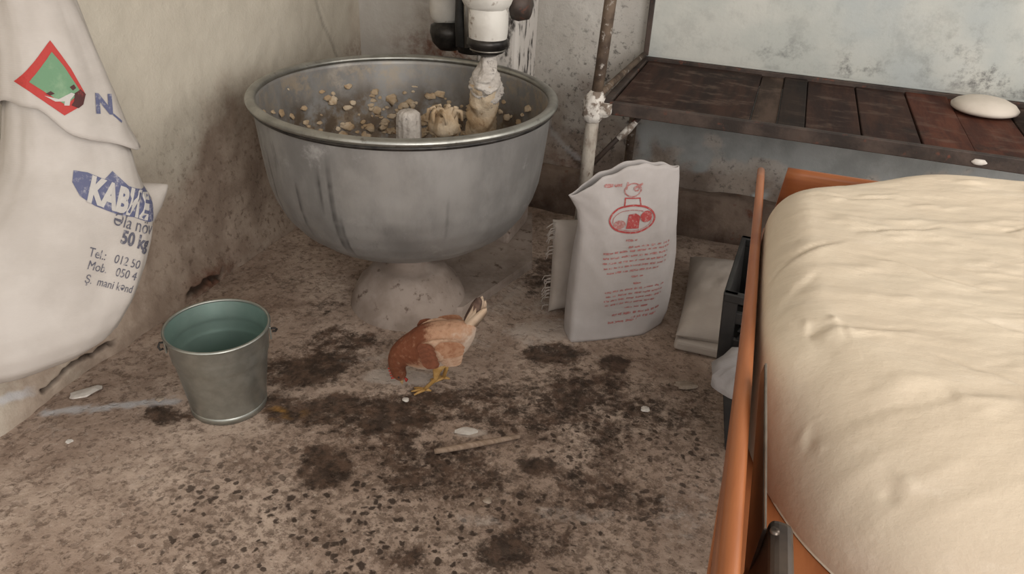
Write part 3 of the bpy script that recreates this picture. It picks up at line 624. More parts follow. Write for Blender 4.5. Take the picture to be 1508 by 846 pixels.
# ================================================================== sack with red print standing on the floor
AXb = Vector((.83081626, .5565468, 0)); Nb = Vector((.5565468, -.83081626, 0)); PB = Vector((1.41, -.97, 0))
def bl(s, d): # s along the face, d depth behind it
    return PB+AXb*s-Nb*d
# rings: list of (z, [(s,d)...]) with the same 8 control points: front left, crease, front right, right corner, back right, back mid, back left, left gusset
ctl = [(-.004, [(-.127, .000), (-.020, -.004), (.130, .000), (.228, .060), (.230, .150), (.05, .165), (-.10, .150), (-.125, .070)]),
       (.05, [(-.127, .000), (-.020, -.012), (.14, -.008), (.232, .045), (.230, .150), (.05, .165), (-.10, .150), (-.128, .070)]),
       (.15, [(-.126, .010), (-.025, -.022), (.145, -.016), (.230, .035), (.230, .145), (.05, .160), (-.10, .148), (-.125, .075)]),
       (.28, [(-.122, .020), (-.035, -.020), (.145, -.014), (.222, .030), (.224, .125), (.05, .142), (-.10, .130), (-.120, .075)]),
       (.38, [(-.116, .028), (-.045, -.010), (.14, -.006), (.205, .028), (.208, .10), (.05, .118), (-.10, .108), (-.115, .068)]),
       (.46, [(-.128, .034), (-.060, .004), (.14, .008), (.198, .030), (.200, .076), (.05, .090), (-.10, .086), (-.128, .060)]),
       (.52, [(-.150, .040), (-.078, .016), (.135, .020), (.195, .034), (.196, .060), (.05, .072), (-.10, .070), (-.150, .056)]),
       (.555, [(-.165, .044), (-.092, .022), (.130, .028), (.190, .036), (.190, .054), (.05, .064), (-.10, .062), (-.165, .052)])]
def smooth_ring(c, n=80):
    c = np.array(c); m = len(c); out = []
    per = np.concatenate([[0], np.cumsum(np.hypot(*(np.roll(c, -1, 0)-c).T))])
    for t in np.linspace(0, per[-1], n, endpoint=False):
        i = np.searchsorted(per, t, side='right')-1; u = (t-per[i])/(per[i+1]-per[i])
        out.append(c[i]*(1-u)+c[(i+1) % m]*u)
    out = np.array(out)
    for _ in range(2): out = .25*np.roll(out, 1, 0)+.5*out+.25*np.roll(out, -1, 0)
    return out
zc = np.array([c[0] for c in ctl]); cc = np.array([c[1] for c in ctl]); rings = []
NR = 80
for z in np.linspace(-.004, .555, 60):
    c = np.stack([[np.interp(z, zc, cc[:, k, j]) for j in (0, 1)] for k in range(8)]); rr_ = smooth_ring(c, NR)
    q = np.linspace(0, 2*math.pi, NR, endpoint=False)
    wr = (fbm(np.cos(q)*2+9, np.sin(q)*2+z*9, 4, 77)-.5)*.016*smooth(0, .08, z)
    tz = z/.555
    ring = []
    for i in range(NR):
        s, d = rr_[i]; p = bl(s, d+wr[i])
        zz = z+tz**5*(.035*smooth(-.10, .04, s)-.055*float(smooth(-.06, -.15, s))-.02*smooth(.12, .19, s)+.004*math.sin(s*38)+.0025*math.sin(s*97+1))
        ring.append((p.x, p.y, zz))
    rings.append(ring)
v, f = loft(rings, True, False)
BO = Vector((1.44, -.90, 0))
bag = tag(empty('printed_flour_sack', BO), 'white upright sack with red jar picture and red lines of print', 'sack')
bo = mesh_obj('body', [(p[0]-BO.x, p[1]-BO.y, p[2]) for p in v], f, SACK2, bag)
so = bo.modifiers.new('thick', 'SOLIDIFY'); so.thickness = .003; so.offset = -1
bvh_bag = BVHTree.FromPolygons([Vector(p) for p in v], [tuple(q) for q in f])
frb = (PB, AXb, Vector((0, 0, 1)), Nb)
pb = lambda nm, vf, off, mat: print_on(nm, vf, frb, bvh_bag, off, mat, bag, BO)
cx, cz = .034, .428
pb('red_oval', ring2d(cx, cz, .076, .046, .006), .0015, INK_RED)
pb('red_oval_line', ring2d(cx, cz-.004, .064, .034, .0025), .0015, INK_PALE)
pb('red_jar', poly2d([(cx-.018, cz-.030), (cx+.022, cz-.030), (cx+.024, cz+.010), (cx+.010, cz+.018), (cx-.012, cz+.014)]), .0018, INK_RED)
pb('red_fruit', poly2d([(cx+.045+.020*math.cos(a), cz+.006+.018*math.sin(a)) for a in np.linspace(0, 6.0, 14)]), .0018, INK_RED)
pb('red_fruit', poly2d([(cx-.040+.020*math.cos(a), cz-.016+.014*math.sin(a)) for a in np.linspace(0, 6.0, 14)]), .0018, INK_PALE)
pb('red_neck', merge(*[poly2d(q) for q in ([(cx-.030, cz+.040), (cx-.026, cz+.040), (cx-.024, cz+.068), (cx-.028, cz+.068)], [(cx+.022, cz+.040), (cx+.026, cz+.040), (cx+.022, cz+.066), (cx+.018, cz+.066)], [(cx-.028, cz+.064), (cx+.022, cz+.062), (cx+.022, cz+.066), (cx-.028, cz+.068)])]), .0016, INK_RED)
pb('red_crest', merge(ring2d(cx-.004, cz+.090, .028, .022, .004), ring2d(cx+.008, cz+.094, .010, .009, .004), poly2d([(cx-.002, cz+.098), (cx+.026, cz+.112), (cx+.028, cz+.106), (cx+.004, cz+.092)]), poly2d([(cx-.03, cz+.094), (cx-.024, cz+.116), (cx-.019, cz+.114), (cx-.024, cz+.092)])), .0016, INK_PALE)
rl = random.Random(5)
def row(z, s0, s1, h=.0055, slope=.03):
    parts = []; s = s0
    while s < s1:
        L = rl.uniform(.010, .030); e = min(s+L, s1); pts = []; m = 5
        for i in range(m+1): x = s+(e-s)*i/m; pts.append((x, z+(x-s0)*slope+h*rl.uniform(.55, 1)))
        for i in range(m, -1, -1): x = s+(e-s)*i/m; pts.append((x, z+(x-s0)*slope-h*rl.uniform(-.1, .3)))
        parts.append(poly2d(pts, .03)); s = e+rl.uniform(.004, .008)
    return merge(*parts)
rows_ = [(.357, .02, .055), (.335, .03, .17), (.318, -.05, .17), (.301, -.05, .165), (.284, -.05, .165), (.267, -.045, .165), (.250, -.035, .14), (.232, .05, .09), (.207, .06, .085),
         (.184, -.035, .17), (.168, -.03, .165), (.152, -.035, .165), (.136, -.03, .14), (.119, .04, .12)]
for z, s0, s1 in rows_: pb('printed_row', row(z, s0, s1, .0062, .05), .0014, INK_PALE)
for z, s0, s1 in [(.094, .0, .17), (.078, .07, .16), (.064, -.01, .09)]: pb('printed_row', row(z, s0, s1, .009, .05), .0014, INK_PALE)
pb('stamp', row(.528, -.06, .0, .011, .04), .0014, INK_PALE)

# frayed sack behind it, and the pale slumped sack by the plinth
def pillow_sack(name, loc, sz, rz, tilt, mat, label, seed, lean=(0, 0)):
    L, Wd, T = sz; nu, nv = 44, 40; top = np.zeros((nv, nu, 3)); bot = top.copy()
    for j in range(nv):
        for i in range(nu):
            u = -1+2*i/(nu-1); q = -1+2*j/(nv-1)
            e = (max(0, 1-abs(u)**3.2)*max(0, 1-abs(q)**3.2))**.5
            n_ = (fbm(np.array(u*2+seed), np.array(q*2.0), 4, seed)-.5)
            x = u*L/2*(1-.06*(1-q*q)*.8); y = q*Wd/2*(1-.05*(1-u*u))
            top[j, i] = (x, y, T*.5*e*(1+n_*.5)+.003); bot[j, i] = (x, y, -T*.5*e-.0)
    v = np.concatenate([top.reshape(-1, 3), bot.reshape(-1, 3)]); m = nu*nv
    f = grid_faces(nu, nv)+[tuple(k+m for k in q[::-1]) for q in grid_faces(nu, nv)]
    rim = [i for i in range(nu)]+[j*nu+nu-1 for j in range(1, nv)]+[(nv-1)*nu+i for i in range(nu-2, -1, -1)]+[j*nu for j in range(nv-2, 0, -1)]
    for a, b in zip(rim, rim[1:]+rim[:1]): f.append((b, a, a+m, b+m))
    Rm = Matrix.Rotation(rz, 3, 'Z') @ Matrix.Rotation(tilt, 3, 'X')
    v = np.array([Rm @ Vector(p) for p in v]); v[:, 2] -= v[:, 2].min(); 
    r = tag(empty(name, loc), label, 'sack'); b = mesh_obj('body', v, f, mat, r); return r, v
r, v = pillow_sack('flour_sack', (1.262, -.805, -.004), (.22, .34, .075), .62, 1.5, SACK3, 'frayed dusty sack half hidden behind the sack with red print', 3)
fray = []
for k in range(26):
    a = random.uniform(.02, .34); fray.append(tube([(-.082, -.062, a), (-.094-random.random()*.012, -.070, a-.004), (-.098-random.random()*.014, -.074, a-.02)], .0022, 5))
fo = mesh_obj('frayed_edge', *merge(*fray), SACK3, r); tag(fo, kind='stuff')
r, v = pillow_sack('flour_sack', (1.775, -.675, -.004), (.33, .52, .13), .06, .06, SACK3, 'pale dusty sack slumped on the floor next to the black crates', 8)
bm = bmesh.new(); box(bm, -.150, .150, -.275, -.20, .002, .040, .012, 3); bm_obj('hem', bm, SACK3, r)

# ================================================================== shelf rack
SH = tag(empty('shelf_rack', (1.26, -.70, 0)), 'rusty pipe rack carrying a dark shelf of short greasy planks', 'shelf')
def sp(nm, vf, mat, par=SH): return mesh_obj(nm, [(p[0]-1.26, p[1]+.70, p[2]) for p in vf[0]], vf[1], mat, par)
def sb(nm, x0, x1, y0, y1, z0, z1, mat, bev=.003, par=SH): return box_obj(nm, x0-1.26, x1-1.26, y0+.70, y1+.70, z0, z1, mat, par, bev)
edges = [1.285, 1.715, 1.795, 1.876, 2.040, 2.205, 2.345, 2.52, 2.69, 2.86, 3.03]
pm = [0, 1, 2, 3, 3, 4, 4, 0, 3, 4]
for i in range(len(edges)-1):
    bm = bmesh.new(); g = .0022 if i not in (1, 2) else .0008; dz = random.uniform(-.004, .003)
    box(bm, edges[i]+g-1.26, edges[i+1]-g-1.26, .012, .655, .672+dz, .698+dz, .003)
    for vv in bm.verts: vv.co.x += (vv.co.y-.35)*random.uniform(-.0, .0)
    bm_obj('plank', bm, PLANKS[pm[i]], SH)
sb('front_rail', 1.255, 3.06, -.712, -.694, .664, .706, RAIL)
sb('back_rail', 1.262, 3.06, -.058, -.040, .655, .712, RAIL)
sb('side_rail', 1.255, 1.282, -.70, -.045, .660, .704, RAIL)
sp('side_pipe', tube([(1.240, -.70, .715), (1.252, -.40, .718), (1.268, -.075, .722)], .011, 10), POST)
sp('post', tube([(1.215, -.71, -.006), (1.225, -.71, .22), (1.230, -.71, .45), (1.233, -.71, .66)], [.023, .023, .022, .022], 14), POSTW)
sp('upper_post', tube([(1.236, -.71, .70), (1.243, -.71, .80), (1.251, -.71, 1.0), (1.29, -.71, 1.75)], [.017, .0185, .0185, .018], 14), POST)
v, f = lumpy([(1.230, -.712, .635), (1.231, -.712, .65), (1.232, -.712, .68), (1.234, -.712, .71), (1.236, -.712, .735)], [.024, .032, .034, .033, .020], 12, .35, 24, 14)
sp('joint_collar', (v, f), CRUST)
v, f = lumpy([(1.262, -.715, .655), (1.270, -.715, .672), (1.276, -.715, .70)], [.016, .026, .016], 15, .5, 18, 10); sp('joint_crust', (v, f), CRUST)
br = sp('brace', tube([(1.232, -.705, .47), (1.30, -.68, .56), (1.375, -.66, .655)], [.009, .009, .009], 9), RAIL)
sp('brace_crust', tube([(1.318, -.676, .578), (1.345, -.668, .612), (1.365, -.662, .64)], [.0115, .0125, .0105], 9), CRUST, br)
sp('post', tube([(1.255, -.065, -.006), (1.258, -.065, .66)], .017, 12), POST)
for yy in (-.70, -.07): sp('post', tube([(3.045, yy, -.006), (3.05, yy, .70), (3.06, yy, 1.5)], .019, 12), POST)
# white spot of plaster on the rail
sp('plaster_spot', lumpy([(2.352, -.714, .674), (2.352, -.714, .680), (2.352, -.714, .690)], [.010, .022, .012], 6, .3, 16, 6, .25), CHIP)
# bun and pale thing on the shelf
v, f = lathe([(.001, 0), (.095, 0), (.110, .010), (.112, .022), (.098, .040), (.07, .055), (.035, .063), (.001, .065)], 48)
v = np.array(v); v *= (1+(fbm(v[:, 0]*9+3, v[:, 1]*9, 3, 4)-.5)*.10)[:, None]
bun = mesh_obj('dough_bun', v, f, BUN); bun.location = (2.435, -.20, .701); bun.scale = (.92, .86, .74); tag(bun, 'smooth white flattened dough bun lying alone on the dark shelf', 'dough')
cl = tag(empty('pale_dough_ball', (2.60, -.31, .701)), 'pale pinkish two-lobed dough piece beside the white bun', 'dough')
for (dx, dy, r_) in [(0, .035, .052), (-.005, -.045, .048)]:
    v, f = lathe([(.001, 0), (.7, 0), (.95, .25), (1, .55), (.85, .95), (.5, 1.25), (.001, 1.35)], 32); v = np.array(v)*r_; v *= (1+(fbm(v[:, 0]*30, v[:, 1]*30+dx*90, 3, 9)-.5)*.2)[:, None]
    o = mesh_obj('lobe', v, f, PINKCLOTH, cl); o.location = (dx, dy, 0)

# ================================================================== table, trough, dough
TB = tag(empty('work_table', (2.3, -2.25, 0)), 'worn wooden table standing under the orange dough trough', 'table')
box_obj('table_top', -.32, .40, -.65, .62, .672, .699, TABLEWOOD, TB, .004)
for dx in (-.14, .36):
    for dy in (-.60, .57): box_obj('leg', dx-.03, dx+.03, dy-.03, dy+.03, -.008, .672, TABLEWOOD, TB, .004)
TR = tag(empty('dough_trough', (1.80, -2.2, .70)), 'orange varnished wooden trough holding the big dough mass', 'trough')
def tp(nm, vf, mat, sm=True): return mesh_obj(nm, [(p[0]-1.80, p[1]+2.2, p[2]-.70) for p in vf[0]], vf[1], mat, TR, sm)
def board(p_top0, p_top1, p_bot0, p_bot1, th, side, n=30, taper=False):
    rings = []
    for i in range(n):
        t = i/(n-1); a = np.array(p_top0)*(1-t)+np.array(p_top1)*t; b = np.array(p_bot0)*(1-t)+np.array(p_bot1)*t
        d = np.array(p_top1)-np.array(p_top0); s = np.array([-d[1], d[0], 0]); s = s/np.linalg.norm(s)*side; h = th/2*(.70+.35*t if taper else 1)
        up = (a-b)/np.linalg.norm(a-b)
        ring = [b-s*h, b+s*h]
        for w in np.linspace(0, math.pi, 9): ring.append(a-up*h*.9+s*h*math.cos(w)+up*h*.9*math.sin(w))
        rings.append(ring)
    return loft(rings)
tp('side_board', board((1.774, -1.535, .852), (1.828, -2.95, .852), (1.794, -1.575, .714), (1.828, -2.95, .714), .021, 1, 30, True), WOOD)
tp('side_board', board((2.78, -1.535, .852), (2.78, -2.95, .852), (2.76, -1.545, .702), (2.76, -2.95, .702), .021, 1), WOOD)
tp('end_board', board((1.826, -1.512, .852), (2.775, -1.512, .852), (1.812, -1.530, .702), (2.765, -1.530, .702), .022, 1), WOOD_X)
tp('end_board', board((1.84, -2.935, .852), (2.775, -2.935, .852), (1.838, -2.92, .702), (2.765, -2.92, .702), .022, 1), WOOD_X)
xs_ = np.linspace(1.803, 2.755, 7)
for i in range(6):
    box_obj('bottom_plank', xs_[i]+.001-1.80, xs_[i+1]-.001-1.80, -.73, .675, .0005, .018, WOOD, TR, .002)
# dough
out = np.array([(1.798, -1.80), (1.806, -2.0), (1.814, -2.15), (1.826, -2.26), (1.846, -2.32), (1.868, -2.366), (1.899, -2.415), (1.935, -2.452), (1.99, -2.495), (2.10, -2.55), (2.33, -2.59), (2.55, -2.56), (2.69, -2.5), (2.735, -2.3), (2.738, -2.0), (2.735, -1.75), (2.68, -1.60), (2.5, -1.553), (2.25, -1.548), (2.10, -1.560), (1.99, -1.600), (1.90, -1.655), (1.840, -1.705), (1.810, -1.745)])
per = np.concatenate([[0], np.cumsum(np.hypot(*(np.roll(out, -1, 0)-out).T))]); oc = np.vstack([out, out[:1]])
NA = 420; tt = np.linspace(0, per[-1], NA, endpoint=False); ol = np.stack([np.interp(tt, per, oc[:, k]) for k in (0, 1)], 1)
for _ in range(14): ol = .25*np.roll(ol, 1, 0)+.5*ol+.25*np.roll(ol, -1, 0)
cen = np.array([2.25, -2.05]); NRd = 150; V = []
cre = [([(1.798, -2.097), (1.825, -2.055), (1.851, -2.030), (1.905, -1.975)], .008), ([(1.829, -2.176), (1.850, -2.13), (1.879, -2.083)], -.006), ([(1.803, -2.178), (1.835, -2.20), (1.872, -2.239), (1.91, -2.29)], -.006),
       ([(1.925, -1.935), (1.98, -1.90), (2.021, -1.880), (2.07, -1.85)], .005), ([(1.935, -2.008), (1.98, -2.012), (2.02, -2.035), (2.08, -2.05)], .005), ([(2.148, -1.834), (2.19, -1.805)], .007), ([(1.88, -2.23), (1.93, -2.225), (1.99, -2.20)], .005), ([(1.99, -2.25), (2.08, -2.28), (2.15, -2.33)], .004), ([(1.86, -1.80), (1.93, -1.79), (2.0, -1.76)], .004), ([(1.90, -2.36), (1.98, -2.35), (2.05, -2.32)], .003), ([(2.05, -2.14), (2.12, -2.16), (2.18, -2.20)], .004)]
pits = [(1.888, -2.352, .012, .012), (1.966, -2.428, .010, .012), (1.876, -2.234, .012, .014), (1.893, -2.215, -.010, .010), (1.880, -2.345, -.009, .008), (1.975, -2.422, -.008, .008), (1.896, -2.362, -.006, .006), (1.862, -2.222, -.007, .008), (2.17, -1.82, -.008, .008), (1.905, -2.245, .007, .008), (2.02, -2.33, -.004, .012)]
ss = 1-(1-np.linspace(0, 1, NRd))**1.8
rows = []
inn = cen+(ol-cen)*1.0
dist_e = []
for s in ss: rows.append(cen+(ol-cen)*s)
P = np.array(rows)                                     # NRd x NA x 2
ed = (1-ss)[:, None]*np.linalg.norm(ol-cen, axis=1)[None, :]   # distance to the edge
near = smooth(-2.15, -2.45, P[..., 1]); rw = .07+.12*near+.07*smooth(-1.80, -1.58, P[..., 1])*smooth(2.08, 1.90, P[..., 0])
u = np.clip(ed/rw, 0, 1); prof = np.sqrt(np.clip(1-(1-u)**2, 0, 1))
x_, y_ = P[..., 0], P[..., 1]
top = .905+.012*smooth(1.85, 2.3, x_)+.012*smooth(-1.85, -1.6, y_)*smooth(1.9, 2.05, x_) + .014*(fbm(x_*3.2, y_*3.2, 3, 91)-.5)
edge_z = np.where((y_ < -2.34), .719, .80); ezs = .719+(.835-.719)*smooth(-2.36, -2.20, y_)*1.0
z_ = ezs+(top-ezs)*prof
ca, sa = math.cos(.30), math.sin(.30); xr = x_*ca+y_*sa; yr = -x_*sa+y_*ca
z_ += prof*((fbm(xr*4, yr*7, 4, 95)-.5)*.006 + (fbm(xr*14, yr*44, 4, 96)-.5)*.0042 + np.maximum(0, fbm(xr*11+5, yr*30, 3, 98)-.60)*.016)
def fold(x, y, pts):
    best = np.full(x.shape, 9.0); sd = np.zeros(x.shape); tot = len(pts)-1; win = np.zeros(x.shape)
    for i in range(tot):
        (ax, ay), (bx, by) = pts[i], pts[i+1]; dx, dy = bx-ax, by-ay; L2 = dx*dx+dy*dy
        tr = ((x-ax)*dx+(y-ay)*dy)/L2; t = np.clip(tr, 0, 1); d = np.hypot(x-ax-t*dx, y-ay-t*dy); sg = ((x-ax)*dy-(y-ay)*dx)/math.sqrt(L2)
        m = d < best; best = np.where(m, d, best); sd = np.where(m, sg, sd); win = np.where(m, (i+tr)/tot, win)
    return sd, smooth(-.08, .25, win)*smooth(1.08, .75, win)
for pts, h in cre:
    sd, win = fold(x_+(vnoise(x_*50, y_*50, 4)-.5)*.006, y_+(vnoise(x_*50+9, y_*50, 5)-.5)*.006, pts)
    k = np.where(sd > 0, np.exp(-np.abs(sd)/.022), 0)*smooth(0, .006, sd); z_ += prof*win*h*.7*k - prof*win*abs(h)*.5*np.exp(-(sd/.004)**2)
for px, py, dp, wd in pits: wd *= .8; z_ -= .6*dp*np.exp(-((x_-px)**2+(y_-py)**2)/(wd*.7)**2)*(.4+1.2*vnoise(x_*90, y_*90, 7))
V = np.stack([x_, y_, z_], -1).reshape(-1, 3)
skirt = np.stack([ol[:, 0], ol[:, 1], np.full(NA, .7195)], 1)
V = np.vstack([V, cen[0]+0*skirt+(skirt-[cen[0], 0, 0])*1.0 if False else skirt])
f = grid_faces(NA, NRd+1, True); f.append(tuple(range(NRd*NA, NRd*NA+NA))[::-1])
f = [q[::-1] for q in f]
dm = mesh_obj('dough_mass', V, f, DOUGH); tag(dm, 'huge smooth cream dough mass filling the orange trough', 'dough')

# knife between dough and board
kn = tag(empty('dough_knife', (1.838, -2.50, .78)), 'dark long dough knife tucked between the dough and the trough board', 'knife')
def kp(nm, vf, mat): return mesh_obj(nm, [(p[0]-1.838, p[1]+2.50, p[2]-.78) for p in vf[0]], vf[1], mat, kn, False)
bm = bmesh.new(); P8 = [(1.826, -2.31, .865), (1.829, -2.31, .862), (1.842, -2.53, .775), (1.836, -2.53, .772), (1.829, -2.318, .87), (1.832, -2.318, .866), (1.846, -2.53, .826), (1.840, -2.53, .828)]
bl_ = [(1.8200, -2.300, .858), (1.8230, -2.300, .858), (1.8420, -2.535, .752), (1.8385, -2.535, .752), (1.8215, -2.302, .874), (1.8245, -2.302, .874), (1.8450, -2.535, .838), (1.8415, -2.535, .838)]
kp('blade', (bl_, [(0, 1, 2, 3), (4, 7, 6, 5), (0, 4, 5, 1), (1, 5, 6, 2), (2, 6, 7, 3), (3, 7, 4, 0)]), BLADE)
kp('cutting_edge', tube([(1.8232, -2.301, .875), (1.833, -2.41, .858), (1.8435, -2.535, .839)], .0013, 6), STEEL)
bm = bmesh.new(); box(bm, 1.838-1.838, 1.862-1.838, -2.70+2.5, -2.515+2.5, -.028, .062, .008, 3); h = bm_obj('handle', bm, HANDLE, kn)
h.rotation_euler = (math.radians(1), math.radians(8), math.radians(3))
for yy in (-2.54, -2.60): 
    o = mesh_obj('rivet', *lathe([(.001, .003), (.004, .003), (.005, 0)], 12), BLADE, kn); o.location = (.0135, yy+2.5, .064)

# ================================================================== crates
def crate(loc, rz, label, shear, L=.40, Wd=.36, Hh=.232):
    r = tag(empty('plastic_crate', loc, rz), label, 'crate', 'black crates stacked beside the trough')
    box_obj('base', 0, L, 0, Wd, .0, .012, CRATE, r, .003)
    for x0 in (0, L-.012):  # end panels along y
        box_obj('end_panel', x0, x0+.012, 0, Wd, .010, Hh, CRATE, r, .003)
    for y0 in (0, Wd-.012):
        p = box_obj('side_panel', 0, L, y0, y0+.012, .010, .105, CRATE, r, .003)
        box_obj('rail', 0, L, y0-.004, y0+.016, Hh-.026, Hh, CRATE, p, .004)
        box_obj('rail', .0, L, y0, y0+.012, .148, .182, CRATE, p, .003)
        for k, x in enumerate([0.0, .125, L-.125-.03, L-.034]): box_obj('upright', x, x+.034, y0-.003, y0+.014, .012, Hh, CRATE, p, .003)
        for z in (.104, .128):
            for k in range(15): # lattice of slanting bars
                x = .016+k*.025; bm = bmesh.new(); box(bm, x, x+.010, y0+.001, y0+.011, z, z+.026, 0)
                for vv in bm.verts: vv.co.x += (vv.co.z-z)*(.5 if k % 2 else -.2)
                bm_obj('lattice_bar', bm, CRATE, p)
    for ch in list(r.children)+[g for c_ in r.children for g in c_.children]:
        for q in ch.data.vertices: q.co.x -= shear*q.co.z*(1-2*q.co.x/L)
    return r
crate((1.836, -1.385, -.004), -.04, 'lower black plastic crate standing on the floor under the trough edge', .20)
crate((1.768, -1.360, .228), -.04, 'upper black plastic crate with cut-out handle, stacked on another crate', .08)
v, f = lathe([(.001, 0), (.06, 0), (.09, .02), (.098, .055), (.085, .09), (.05, .112), (.02, .118), (.001, .119)], 40)
v = np.array(v); v *= (1+(fbm(v[:, 0]*22+v[:, 2]*14, v[:, 1]*22+v[:, 2]*9, 4, 33)-.5)*.75)[:, None]
gb = mesh_obj('grey_bag', v, f, GREYBAG); gb.location = (1.850, -1.440, .228); gb.scale = (.95, .7, 1.0)
tag(gb, 'crumpled grey plastic bag in front of the upper black crate', 'bag')

# ================================================================== chicken
CH = tag(empty('chicken', (1.000, -1.425, 0), math.radians(19.3+6)), 'small rust and cream chicken pecking at the floor below the mixer', 'chicken')
spine = [(.112, .205, .008, .008, .3), (.100, .200, .026, .022, .3), (.075, .185, .046, .042, .35), (.045, .165, .062, .056, .35), (.012, .150, .070, .063, .42), (-.022, .139, .071, .062, .78), (-.050, .130, .064, .055, .95), (-.074, .124, .053, .045, 1.0), (-.094, .114, .042, .036, 1), (-.107, .098, .033, .029, 1), (-.112, .078, .026, .024, 1), (-.110, .060, .0215, .020, 1), (-.106, .046, .0215, .019, .95), (-.103, .034, .016, .015, .9), (-.101, .027, .009, .008, .8)]
sp_ = np.array(spine); q = np.linspace(0, len(sp_)-1, 60)
def cr(k):
    from numpy import interp
    y = np.interp(q, np.arange(len(sp_)), sp_[:, k]); 
    for _ in range(3): y[1:-1] = .25*y[:-2]+.5*y[1:-1]+.25*y[2:]
    return y
cx, cz, ch, cw, cr_ = [cr(k) for k in range(5)]
rings = []; rust = []; NC = 36; a = np.linspace(0, 2*math.pi, NC, endpoint=False)
for i in range(60):
    dx = cx[min(i+1, 59)]-cx[max(i-1, 0)]; dz = cz[min(i+1, 59)]-cz[max(i-1, 0)]; L = math.hypot(dx, dz); tx, tz = dx/L, dz/L
    nx, nz = (tz, -tx) if True else (0, 0)     # outward (back side)
    r_ = 1+.05*(fbm(np.cos(a)*3+4, np.sin(a)*3+i*.35, 3, 23)-.5)
    rings.append(np.stack([cx[i]+nx*ch[i]*np.cos(a)*r_, cw[i]*np.sin(a)*r_, cz[i]+nz*ch[i]*np.cos(a)*r_], 1))
    back = np.cos(a); rust.append(np.clip(cr_[i]+0*back+(.22*back if i < 34 else 0)-(.75*smooth(-.1, -.8, back) if i < 34 else 0), 0, 1))
v, f = loft(rings); body = mesh_obj('body', v, f, FEATHER, CH, attrs=dict(rust=np.concatenate(rust)))
sgn = 1 if rings[25][0][2] > cz[25] else -1
def leaf(L, Wd, bend, th=.0016, n=12):
    V = []; F = []
    for i in range(n+1):
        t = i/n; w = Wd*(min(1, (t+.06)*3.2)**.6)*(max(.0, 1-t**4)**.5+.02); z = bend*t*t
        V += [(L*t, -w/2, z), (L*t, 0, z+th), (L*t, w/2, z), (L*t, 0, z-th)]
    return np.array(V), grid_faces(4, n+1, True)+[(3, 2, 1, 0), tuple(4*n+k for k in range(4))]
for s in (-1, 1):
    # wing: flattened teardrop against the flank
    rg = []
    for t in np.linspace(0, 1, 18):
        x = -.045+.125*t; hh = .042*math.sin(math.pi*(t*.80+.14))**.8*(1-.35*t); th = .011*math.sin(math.pi*(t*.85+.1))
        zc_ = .158+.012*t
        aa = np.linspace(0, 2*math.pi, 20, endpoint=False)
        yoff = np.interp(x, cx[::-1], cw[::-1])*.97
        rg.append(np.stack([np.full(20, x), s*(yoff-.002+th*np.cos(aa)), zc_+hh*np.sin(aa)-.008*np.cos(aa)], 1))
    w = mesh_obj('wing', *loft(rg), WINGM, CH)
    for k in range(5):
        lv_, lf = leaf(.085-.006*k, .044, .004, .001)
        fo = mesh_obj('feather', lv_, lf, WINGM if k > 1 else WINGD, w, False); fo.location = (-.005+.004*k, s*(.067-.0018*k), .172-.010*k); fo.rotation_euler = (math.pi/2, -.18+.03*k, s*.10)
    for k in range(4):
        lv_, lf = leaf(.050, .040, .004, .001)
        fo = mesh_obj('feather', lv_, lf, WINGR, w, False); fo.location = (-.052+.004*k, s*(.060+.002*k), .168-.013*k); fo.rotation_euler = (math.pi/2, -.25+.05*k, s*.22)
for k, (yaw, pit, L) in enumerate([(-.22, -.86, .090), (-.12, -1.00, .106), (.01, -1.20, .116), (.12, -1.00, .106), (.22, -.86, .090), (-.06, -1.12, .112), (.06, -1.12, .112)]):
    lv_, lf = leaf(L, .034, .012); fo = mesh_obj('tail_feather', lv_, lf, TAILD if k == 2 else TAILM, CH); fo.location = (.084, yaw*.03, .198); fo.rotation_euler = (1.2 if yaw > 0 else -1.2, pit, yaw)
for s in (-1, 1):
    fx = -.005+.028*s
    lg = mesh_obj('leg', *tube([(.012, s*.028, .105), (.008+fx*.2, s*.028, .075), (.018+fx*.6, s*.028, .045), (fx, s*.028, .010)], [.022, .013, .0065, .0055], 10), LEGM, CH)
    for an, L in ((math.pi, .040), (math.pi-.5, .036), (math.pi+.5, .036), (0, .018)):
        mesh_obj('toe', *tube([(fx, s*.028, .008), (fx+.6*L*math.cos(an), s*.028+.6*L*math.sin(an), .006), (fx+L*math.cos(an), s*.028+L*math.sin(an), .002)], [.005, .0042, .002], 8), LEGM, lg)
cb = [];
for k in range(5): cb.append(tube([(-.129+.002*k, 0, .066-.008*k), (-.139+.002*k, 0, .066-.009*k)], [.004, .0018], 8))
mesh_obj('comb', *merge(*cb), COMB, CH)
mesh_obj('beak', *tube([(-.102, 0, .030), (-.100, 0, .018), (-.098, 0, .007)], [.0075, .005, .001], 10), BEAK, CH)
mesh_obj('wattle', *tube([(-.092, 0, .032), (-.086, 0, .024), (-.088, 0, .017)], [.003, .005, .002], 8), COMB, CH)
for s in (-1, 1):
    bm = bmesh.new(); bmesh.ops.create_icosphere(bm, subdivisions=2, radius=.0034); e = bm_obj('eye', bm, EYE, CH, True); e.location = (-.108, s*.0185, .047)

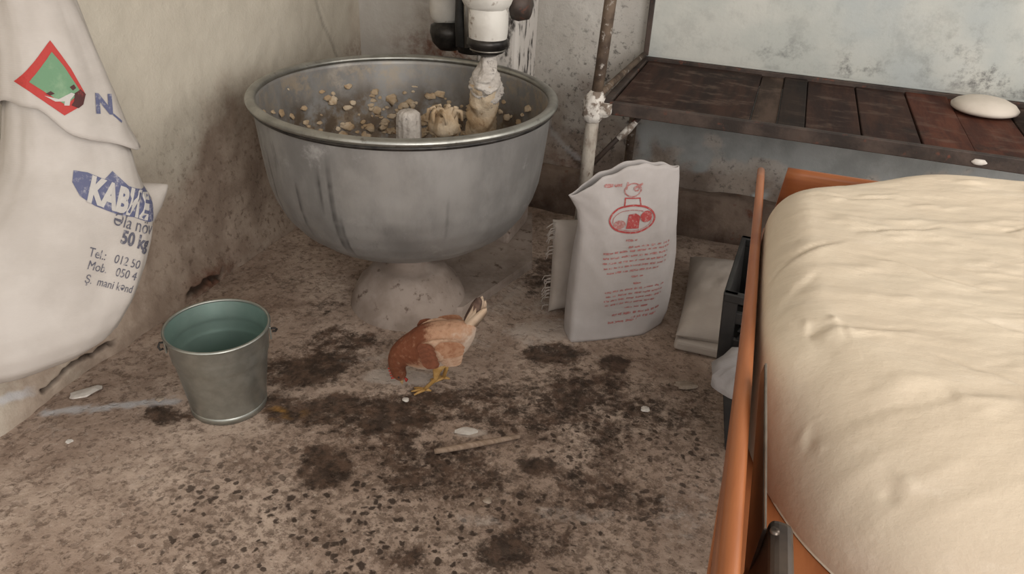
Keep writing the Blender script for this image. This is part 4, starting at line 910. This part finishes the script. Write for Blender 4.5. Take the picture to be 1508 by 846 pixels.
# ================================================================== litter on the floor
st_ = mesh_obj('wooden_stick', *tube([(1.115, -1.693, .003), (1.18, -1.648, .006), (1.25, -1.592, .004), (1.304, -1.552, .005)], [.007, .009, .008, .006], 8), STICK); tag(st_, 'thin dry wooden stick lying on the stained floor', 'stick')
def chip(name, x, y, s, mat, label, cat, seed, flat=.35, rz=0, asp=1.0):
    bm = bmesh.new(); bmesh.ops.create_icosphere(bm, subdivisions=2, radius=s)
    rr = random.Random(seed)
    for q in bm.verts: k = 1+rr.uniform(-.28, .25); q.co = Vector((q.co.x*k*asp, q.co.y*k, q.co.z*flat*k))
    o = bm_obj(name, bm, mat); o.location = (x, y, s*flat*.5-.004); o.rotation_euler = (0, 0, rz); return tag(o, label, cat)
chip('plaster_chip', 1.599, -1.292, .013, CHIP, 'small white plaster chip on the dark floor towards the crates', 'chip', 1)
chip('plaster_chip', .945, -1.517, .010, CHIP, 'tiny white chip on the dark stain near the chicken feet', 'chip', 2)
chip('paper_scrap', 1.160, -1.580, .016, CHIP, 'white scrap on the floor next to the wooden stick', 'scrap', 3, .2, .4, 1.8)
chip('paper_scrap', .100, -1.835, .022, CHIP, 'pale flat scrap lying against the foot of the left wall', 'scrap', 4, .25, .95, 1.9)
chip('paper_scrap', 1.693, -1.129, .020, SHELL, 'tan flat scrap on the floor in front of the slumped sack', 'scrap', 5, .2, .3, 1.7)
chip('plaster_chip', 1.305, -1.80, .011, SHELL, 'small reddish tan crumb on the floor past the stick', 'crumb', 6)
chip('plaster_chip', .22, -2.01, .010, CHIP, 'small pale crumb on the bare floor below the hanging sack', 'crumb', 8)
chip('mud_clod', .31, -1.78, .012, SHELL, 'brown clod on the floor beside the bucket foot', 'crumb', 9)

v, f = lathe([(.001, 0), (.10, 0), (.135, .03), (.14, .10), (.125, .15), (.08, .175), (.03, .185), (.001, .186)], 40)
v = np.array(v); v *= (1+(fbm(v[:, 0]*14+v[:, 2]*10, v[:, 1]*14+v[:, 2]*7, 4, 37)-.5)*.30)[:, None]
wb_ = mesh_obj('lattice_backing_bag', v, f, SACK2); wb_.location = (1.945, -1.20, .242); tag(wb_, 'pale bag added inside the upper black crate to lighten its lattice holes', 'bag')  # bag added as a backing so the crate's lattice holes look pale
